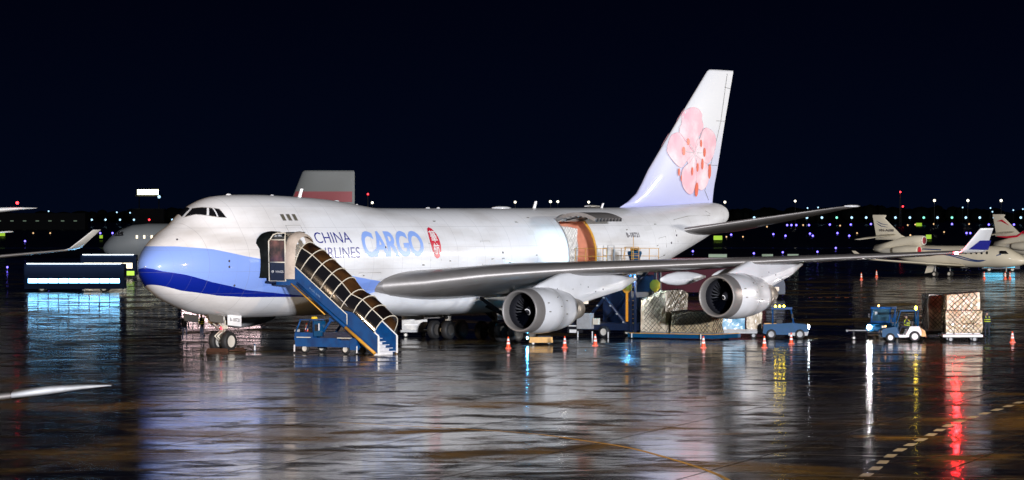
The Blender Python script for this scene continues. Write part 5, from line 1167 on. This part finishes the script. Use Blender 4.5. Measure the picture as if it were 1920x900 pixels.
# ------------------------------------------------------------------ business jets
def trijet(label, loc, rz, stripe, letters):
    t = thing("business_jet", label, "business jet", loc, rz)
    rr = []
    for x, w_, zb, zt_ in ((0, .05, 2.05, 2.15), (.3, .45, 1.75, 2.5), (1, .85, 1.5, 2.95), (2, 1.15, 1.35, 3.45), (2.9, 1.28, 1.28, 3.85), (4, 1.35, 1.25, 3.98), (14, 1.35, 1.25, 3.98), (16.5, 1.2, 1.6, 3.98), (19, .95, 2.3, 3.9), (21.5, .6, 2.95, 3.75), (22.8, .3, 3.2, 3.65)):
        rr.append([(x, w_*math.cos(a), (zb+zt_)/2+(zt_-zb)/2*math.sin(a)) for a in np.linspace(0, 2*math.pi, 25)[:-1]])
    mb = MB(True).use(M['cream']); mb.loft(rr); f = mb.build("fuselage", None, t)
    rr = []
    for x, r_, z in ((15.2, .55, 4.62), (15.35, .64, 4.62), (16.5, .70, 4.58), (18.5, .66, 4.4), (20.5, .55, 3.9), (22.6, .46, 3.55)):
        rr.append([(x, r_*.85*math.cos(a), z+r_*math.sin(a)) for a in np.linspace(0, 2*math.pi, 21)[:-1]])
    mb = MB(True).use(M['cream']); mb.loft(rr); mb.box((17.5, 0, 4.0), (4, .7, .8)); mb.build("centre_engine_duct", None, t)
    mb = MB(True).use(M['pinkred']); mb.lathe([(0, .01), (-.02, .42), (.05, .44)], (15.17, 0, 4.62), 'x', 16); mb.use(M['whitemark']); mb.lathe([(-.02, .46), (-.04, .56), (.05, .6)], (15.17, 0, 4.62), 'x', 16); mb.build("inlet_cover", None, t)
    for side in (1, -1):
        mb = MB(True).use(M['cream']); mb.lathe([(.1, .5), (0, .58), (.3, .64), (2.2, .66), (3.6, .5), (3.9, .4)], (14.6, 1.95*side, 3.35), 'x', 18); mb.box((16.4, 1.35*side, 3.35), (2, .6, .2)); mb.use(M['red']); mb.lathe([(.1, .5), (.12, .01)], (14.6, 1.95*side, 3.35), 'x', 18); mb.build("side_engine", None, t)
        mb = MB(True).use(M['cream']); mb.loft([[(p[0], p[1]*side, p[2]) for p in wing_ring(x, y, z, c, tt, 0)] for y, x, z, c, tt in ((.6, 8.6, 1.45, 5.2, .12), (4.5, 11.3, 1.75, 3.0, .11), (12.0, 15.6, 2.35, 1.2, .1))]); w_ = mb.build("wing", None, t)
        mb = MB(True).use(M['cream']); mb.loft([fin_ring(x, z, c, .08, y*side) for x, z, c, y in ((15.6, 2.35, 1.3, 12.0), (16.6, 2.9, .9, 12.6), (17.3, 3.4, .5, 12.9))]); mb.build("winglet", None, w_)
        mb = MB(True).use(M['cream']); mb.loft([[(p[0], p[1]*side, p[2]) for p in wing_ring(x, y, z, c, .09, 0)] for y, x, z, c in ((.1, 19.3, 5.35, 2.6), (4.6, 21.8, 4.75, 1.0))]); mb.build("tailplane", None, t)
    fs = [(17.0, 4.7, 5.6), (18.6, 5.3, 3.9), (21.2, 7.5, 1.75), (21.0, 7.62, 2.0), (20.9, 7.85, 2.1), (21.2, 7.9, 1.8)]
    mb = MB(True).use(M['cream']); mb.loft([fin_ring(x, z, c, .09) for x, z, c in fs]); fn_ = mb.build("tail_fin", None, t)
    if stripe == 'blue': mS = mat('blue_swoosh', (.01, .04, .16), .4); L = [[(14.5, 2.9), (13, 3.0), (10.5, 2.75), (8, 2.2), (6, 2.05), (4, 2.7), (3, 2.95)], [(12, 3.1), (9.5, 2.75), (7, 2.2), (5.5, 2.2), (3.6, 2.8)], [(21.8, 3.5), (18, 3.55), (15, 3.55), (12, 3.45)]]
    else: mS = M['red']; L = [[(14, 3.1), (12, 3.4), (9, 3.0), (6, 2.4)]]
    for side in (1, -1):
        for P in L:
            mb = MB(True).use(mS); Q = smooth_path(P, 6); w0 = .07; V_ = []
            for x, z in Q:
                zb = float(np.interp(x, (0, 4, 14, 19, 22.8), (2.05, 1.25, 1.25, 2.3, 3.2))); zt_ = float(np.interp(x, (0, 2.9, 14, 22.8), (2.15, 3.85, 3.98, 3.65))); wd = float(np.interp(x, (0, 1, 2.9, 14, 19, 22.8), (.05, .85, 1.3, 1.36, .95, .3)))
                for dz in (-w0, w0): zz = z+dz; q = min(1, abs(zz-(zb+zt_)/2)/((zt_-zb)/2)); V_.append((x, side*(wd*math.sqrt(max(0, 1-q*q))+.02), zz))
            n_ = len(V_)//2; mb.add(V_, [(2*i, 2*i+1, 2*i+3, 2*i+2) for i in range(n_-1)], True); mb.build("fuselage_stripe", None, f, recalc=False)
        mb = MB(True).use(mS)
        if stripe == 'blue':
            for z0 in (6.3, 6.6): mb.tube([(22.3, side*.1, z0+.5), (21.6, side*.13, z0+.15), (20.6, side*.16, z0)], [.02, .05, .02], 5)
        else:
            mb.tube([(22.2, side*.1, 6.9), (21.4, side*.14, 7.0), (20.2, side*.16, 6.3)], [.03, .16, .02], 6); mb.tube([(22.2, side*.15, 4.7), (20.5, side*.3, 4.6), (18.6, side*.4, 4.75), (17.7, side*.30, 5.5)], [.05, .16, .18, .05], 6)
        mb.build("fin_stripe", None, fn_, recalc=False)
        for k in range(9):
            mb = MB(True).use(M['glass']); x = 4.9+k*.78; mb.prism([(x, 2.95), (x+.24, 2.95), (x+.24, 3.3), (x, 3.3)], side*1.30, side*1.36); mb.build("cabin_window", None, t)
        mb = MB(True).use(M['glass']); mb.prism([(2.05, 3.0), (3.3, 3.0), (3.2, 3.4), (2.5, 3.4)], side*.98, side*1.27); mb.build("cockpit_window", None, t)
    if letters: lettering("registration_lettering", letters, M['letter'], lambda u, v: (21.9-u, -.27, 5.75+v), fn_, fy=True, w=2.3, h=.33, bold=.02)
    for gx, gy in ((3.0, 0), (12.4, 1.8), (12.4, -1.8)):
        mb = MB(True).use(M['greybox']); mb.tube([(gx, gy, 1.6), (gx, gy, .35)], .09, 8); g = mb.build("landing_gear", None, t)
        for dy in (-.2, .2): mb = MB(True); mb.wheel((gx, gy+dy, .36), .36, .2); mb.build("wheel", None, g)
    mb = MB(True).use(M['cream']); mb.prism([(12.9, .6), (14.1, .45), (13.7, 1.5), (12.6, 1.5)], -1.6, -1.55); mb.build("gear_door", None, t)
    return t
trijet("cream three-engined business jet with blue stripes and a red inlet cover", (64.8, 500, 0), R(142), 'blue', "VN-A688")
trijet("farther cream business jet with a red-striped tail at the right edge", (87.6, 560, 0), R(142), 'red', None)

# ------------------------------------------------------------------ airfield lamps, masts, signs
def lamp(name, label, group, x, y, z, r, lens, post=.05, cat="airfield light"):
    mb = MB(); mb.use(M['post']); zb = -.12 if y > 700 else 0; mb.tube([(0, 0, zb), (0, 0, z)], post, 5); mb.use(lens); mb.ball((0, 0, z), (r, r, r), 8, 5)
    o = mb.build(name); o.location = (x, y, 0); return tag(o, label, cat, group)
BL = [(141.0, 2036.3, .49), (143.2, 2036.3, .49), (145.7, 2036.3, .49), (152.2, 2036.3, .49), (168.5, 2106.6, .51), (179.6, 2106.6, .51), (197.1, 2181.8, .53), (241.6, 2181.8, .53), (252.8, 2106.6, .51), (266.1, 2106.6, .51), (85.5, 1299.8, .31), (84.1, 1221.8, .3), (99.6, 1328.0, .32), (92.5, 1221.8, .3), (111.2, 1357.6, .33), (103.7, 1221.8, .3), (155.3, 1357.6, .33), (156.6, 1357.6, .33), (163.3, 1388.4, .34), (70.2, 1272.7, .31), (27.4, 636.4, .15), (35.2, 773.3, .19), (37.4, 649.9, .16), (44.8, 736.0, .18), (51.4, 754.2, .18), (58.7, 763.6, .18), (68.2, 836.8, .2), (-124.8, 1018.2, .25), (-140.7, 1357.6, .33), (-136.5, 1357.6, .33), (-126.5, 1357.6, .33), (-91.2, 898.4, .22), (-89.3, 954.5, .23), (-71.2, 560.5, .14), (-56.1, 481.0, .12)]
for x, y, r in BL: lamp("taxiway_light", "tiny blue taxiway light glowing far out on the dark airfield", "blue taxiway edge lights", x, y, .45, r, M['e_blue'])
for x, y, r in [(118.8, 1851.2, .45), (162.7, 1970.6, .48), (117.9, 1357.6, .33), (202.8, 2036.3, .49), (213.8, 2106.6, .51), (231.6, 2181.8, .53), (154.5, 1420.7, .34), (125.0, 1246.7, .36), (251.0, 2181.8, .53), (-163.6, 1357.6, .33), (-157.8, 1357.6, .33), (149.2, 2036.3, .49), (63.4, 1174.8, .28), (68.3, 1174.8, .28)]:
    lamp("guard_light", "tiny warm orange ground light far out on the dark airfield", "warm airfield ground lights", x, y, .45, r*.8, M['e_warm'])
for x in (-218.0, -211.5, -204.6, -197.3, -190.3, -171.0): lamp("approach_light", "small blue-white light in the distant row behind the nose and left of it", "left row of approach lights", x, 2000, 3.28, .52, M['e_white'])
for k, x in enumerate((134.1, 154.7, 163.3, 171.6, 179.8, 188.1, 196.1, 212.3, 220.3, 228.0, 235.6, 243.6, 251.3, 259.0, 266.9, 281.7)):
    gq = k in (4, 9, 11)
    lamp("approach_light", "small greenish light in the distant row above the business jets" if gq else "small blue-white light in the distant row above the business jets", "right row of approach lights", x, 2200, 3.93, .68, M['e_green'] if gq else M['e_white'])
for x, z in ((-279.9, 7.36), (-238.7, 6.72), (-230.7, 6.4), (-212.3, 5.11), (-197.8, 6.72), (272.2, 9.62), (289.0, 9.29), (290.2, 7.04), (302.8, 8.01), (308.6, 8.65), (178.5, 9.29), (184.9, 9.62)):
    lamp("perimeter_lamp", "faint pinpoint lamp on a pole before the far tree line", "faint perimeter lamps", x, 2400, z, .45, M['e_white'], .08, "lamp")
for x, z in ((135.4, 12.48), (202.0, 12.73), (218.0, 12.73), (233.9, 12.73), (1.5, 11.97), (18.4, 12.22), (21.9, 12.22), (36.7, 11.97), (101.8, 11.97), (-66.8, 11.71)):
    lamp("street_lamp", "bright round warm-white lamp on a tall pole on the far skyline", "bright lamps along the far perimeter road", x, 1900, z, .58+.03*(int(abs(x)) % 5), M['e_mast'], .12, "street lamp")
lamp("obstruction_light", "small red light in the distant lamp row left of the nose", None, -181.7, 1990, 3.28, .5, M['e_red'])
lamp("obstruction_mast", "slim mast with a red top light above the middle of the freighter's roof", None, -54.4, 1500, 14.29, .36, M['e_red'], .16, "mast")
t = thing("radio_mast", "tall lattice radio mast with two red lights behind the business jets", "radio mast", (195.4, 2000, 0))
mb = MB().use(M['post'])
for dx, dy in ((-.6, -.5), (.6, -.5), (0, .6)): mb.tube([(dx, dy, -.12), (dx*.25, dy*.25, 16.9)], .09, 4)
for k in range(12):
    z, q = 1.4*k, 1-.75*k/12; P = [(-.6*q, -.5*q), (.6*q, -.5*q), (0, .6*q)]
    for i in range(3): a, b = P[i], P[(i+1) % 3]; mb.tube([(a[0], a[1], z), (b[0]*.94, b[1]*.94, z+1.3)], .05, 4)
mb.build("lattice", None, t)
for x, z in ((0, 17.24), (1.3, 9.99)):
    mb = MB().use(M['e_red']); mb.ball((x, -.3, z), (.46, .3, .46), 8, 5); mb.use(M['post']); mb.tube([(x, -.2, z), (0, 0, z)], .06, 4); mb.build("warning_light", None, t)
for x, y, w_, h_, lb in ((55.4, 1069, 2.3, 1.15, "small lit yellow sign just right of the freighter's tail cone"), (203.9, 1991, 2.9, 1.6, "small lit yellow sign level with the top of the business jet's engine"), (116.4, 1110, 1.5, 1.2, "small lit yellow sign above the business jet's red inlet cover"), (-45.8, 477, .9, .52, "nearest lit yellow-green sign close left of the nose"), (-157.7, 1228, 2.0, 1.2, "lit yellow sign at the left edge of the picture"), (-115.0, 1112, .9, .9, "tiny lit yellow sign beside the grey winglet's tip")):
    t = thing("taxiway_sign", lb, "airfield sign", (x, y, 0))
    z = .9 if y > 600 else .95
    mb = MB().use(M['dark']); mb.box((0, .1, z), (w_+.1, .2, h_+.1)); mb.box((-w_*.3, .1, z/2-.1), (.08, .08, z)); mb.box((w_*.3, .1, z/2-.1), (.08, .08, z)); mb.build("housing", None, t)
    mb = MB().use(M['e_sign']); mb.box((0, -.02, z), (w_, .03, h_)); mb.build("lit_face", None, t)
for x, w_, lb in ((33.9, 3.0, "pale low cabinet beyond the wing, nearest the tail cone"), (42.1, 1.8, "pale low cabinet beyond the wing, right of the outer pylon"), (46.3, 1.8, "pale low cabinet beyond the wing, rightmost of three")):
    t = thing("equipment_cabinet", lb, "cabinet", (x, 655, 0)); mb = MB().use(M['e_dimglow']); mb.box((0, 0, .75), (w_, .8, .95)); mb.build("cabinet_body", None, t)  # cabinet body glows by its material, though it holds no lamp
    mb = MB().use(M['dark']); mb.box((0, 0, 1.25), (w_+.1, .9, .06)); mb.box((0, 0, .14), (w_-.1, .7, .28)); mb.build("frame", None, t)
t = thing("service_building", "dark building on the far skyline with a brilliant lit canopy, upper left", "building", (-183.6, 2010, 0))
mb = MB().use(M['build']); mb.box((0, 0, 4.4), (16, 12, 9)); mb.box((-5, 0, 12), (.5, .5, 7)); mb.box((5, 0, 12), (.5, .5, 7)); mb.build("wall", None, t)
mb = MB().use(M['e_canopy']); mb.box((0, -6.6, 17.2), (10.5, 1.2, 2.6)); mb.use(M['dark']); mb.box((0, 0, 15.4), (13, 12, .8)); mb.box((0, -5.9, 17.2), (10.5, .2, 2.9)); mb.build("lit_canopy", None, t)
mb = MB().use(M['e_white']); mb.ball((5.7, -6.8, 14.8), (.75, .5, .75), 8, 6); mb.build("flood_lamp", None, t)
t = thing("low_building", "long dim low building with faint windows at the far left", "building", (-205, 1700, 0))
mb = MB().use(M['build']); mb.box((0, 0, 3.4), (46, 12, 7)); mb.build("wall", None, t)
for k in range(8): mb = MB().use(M['boxdim'] if 'boxdim' in M else M['e_dimglow']); mb.box((-19+5.4*k, -6.02, 3.6), (1.4, .05, .5)); mb.build("window", None, t)
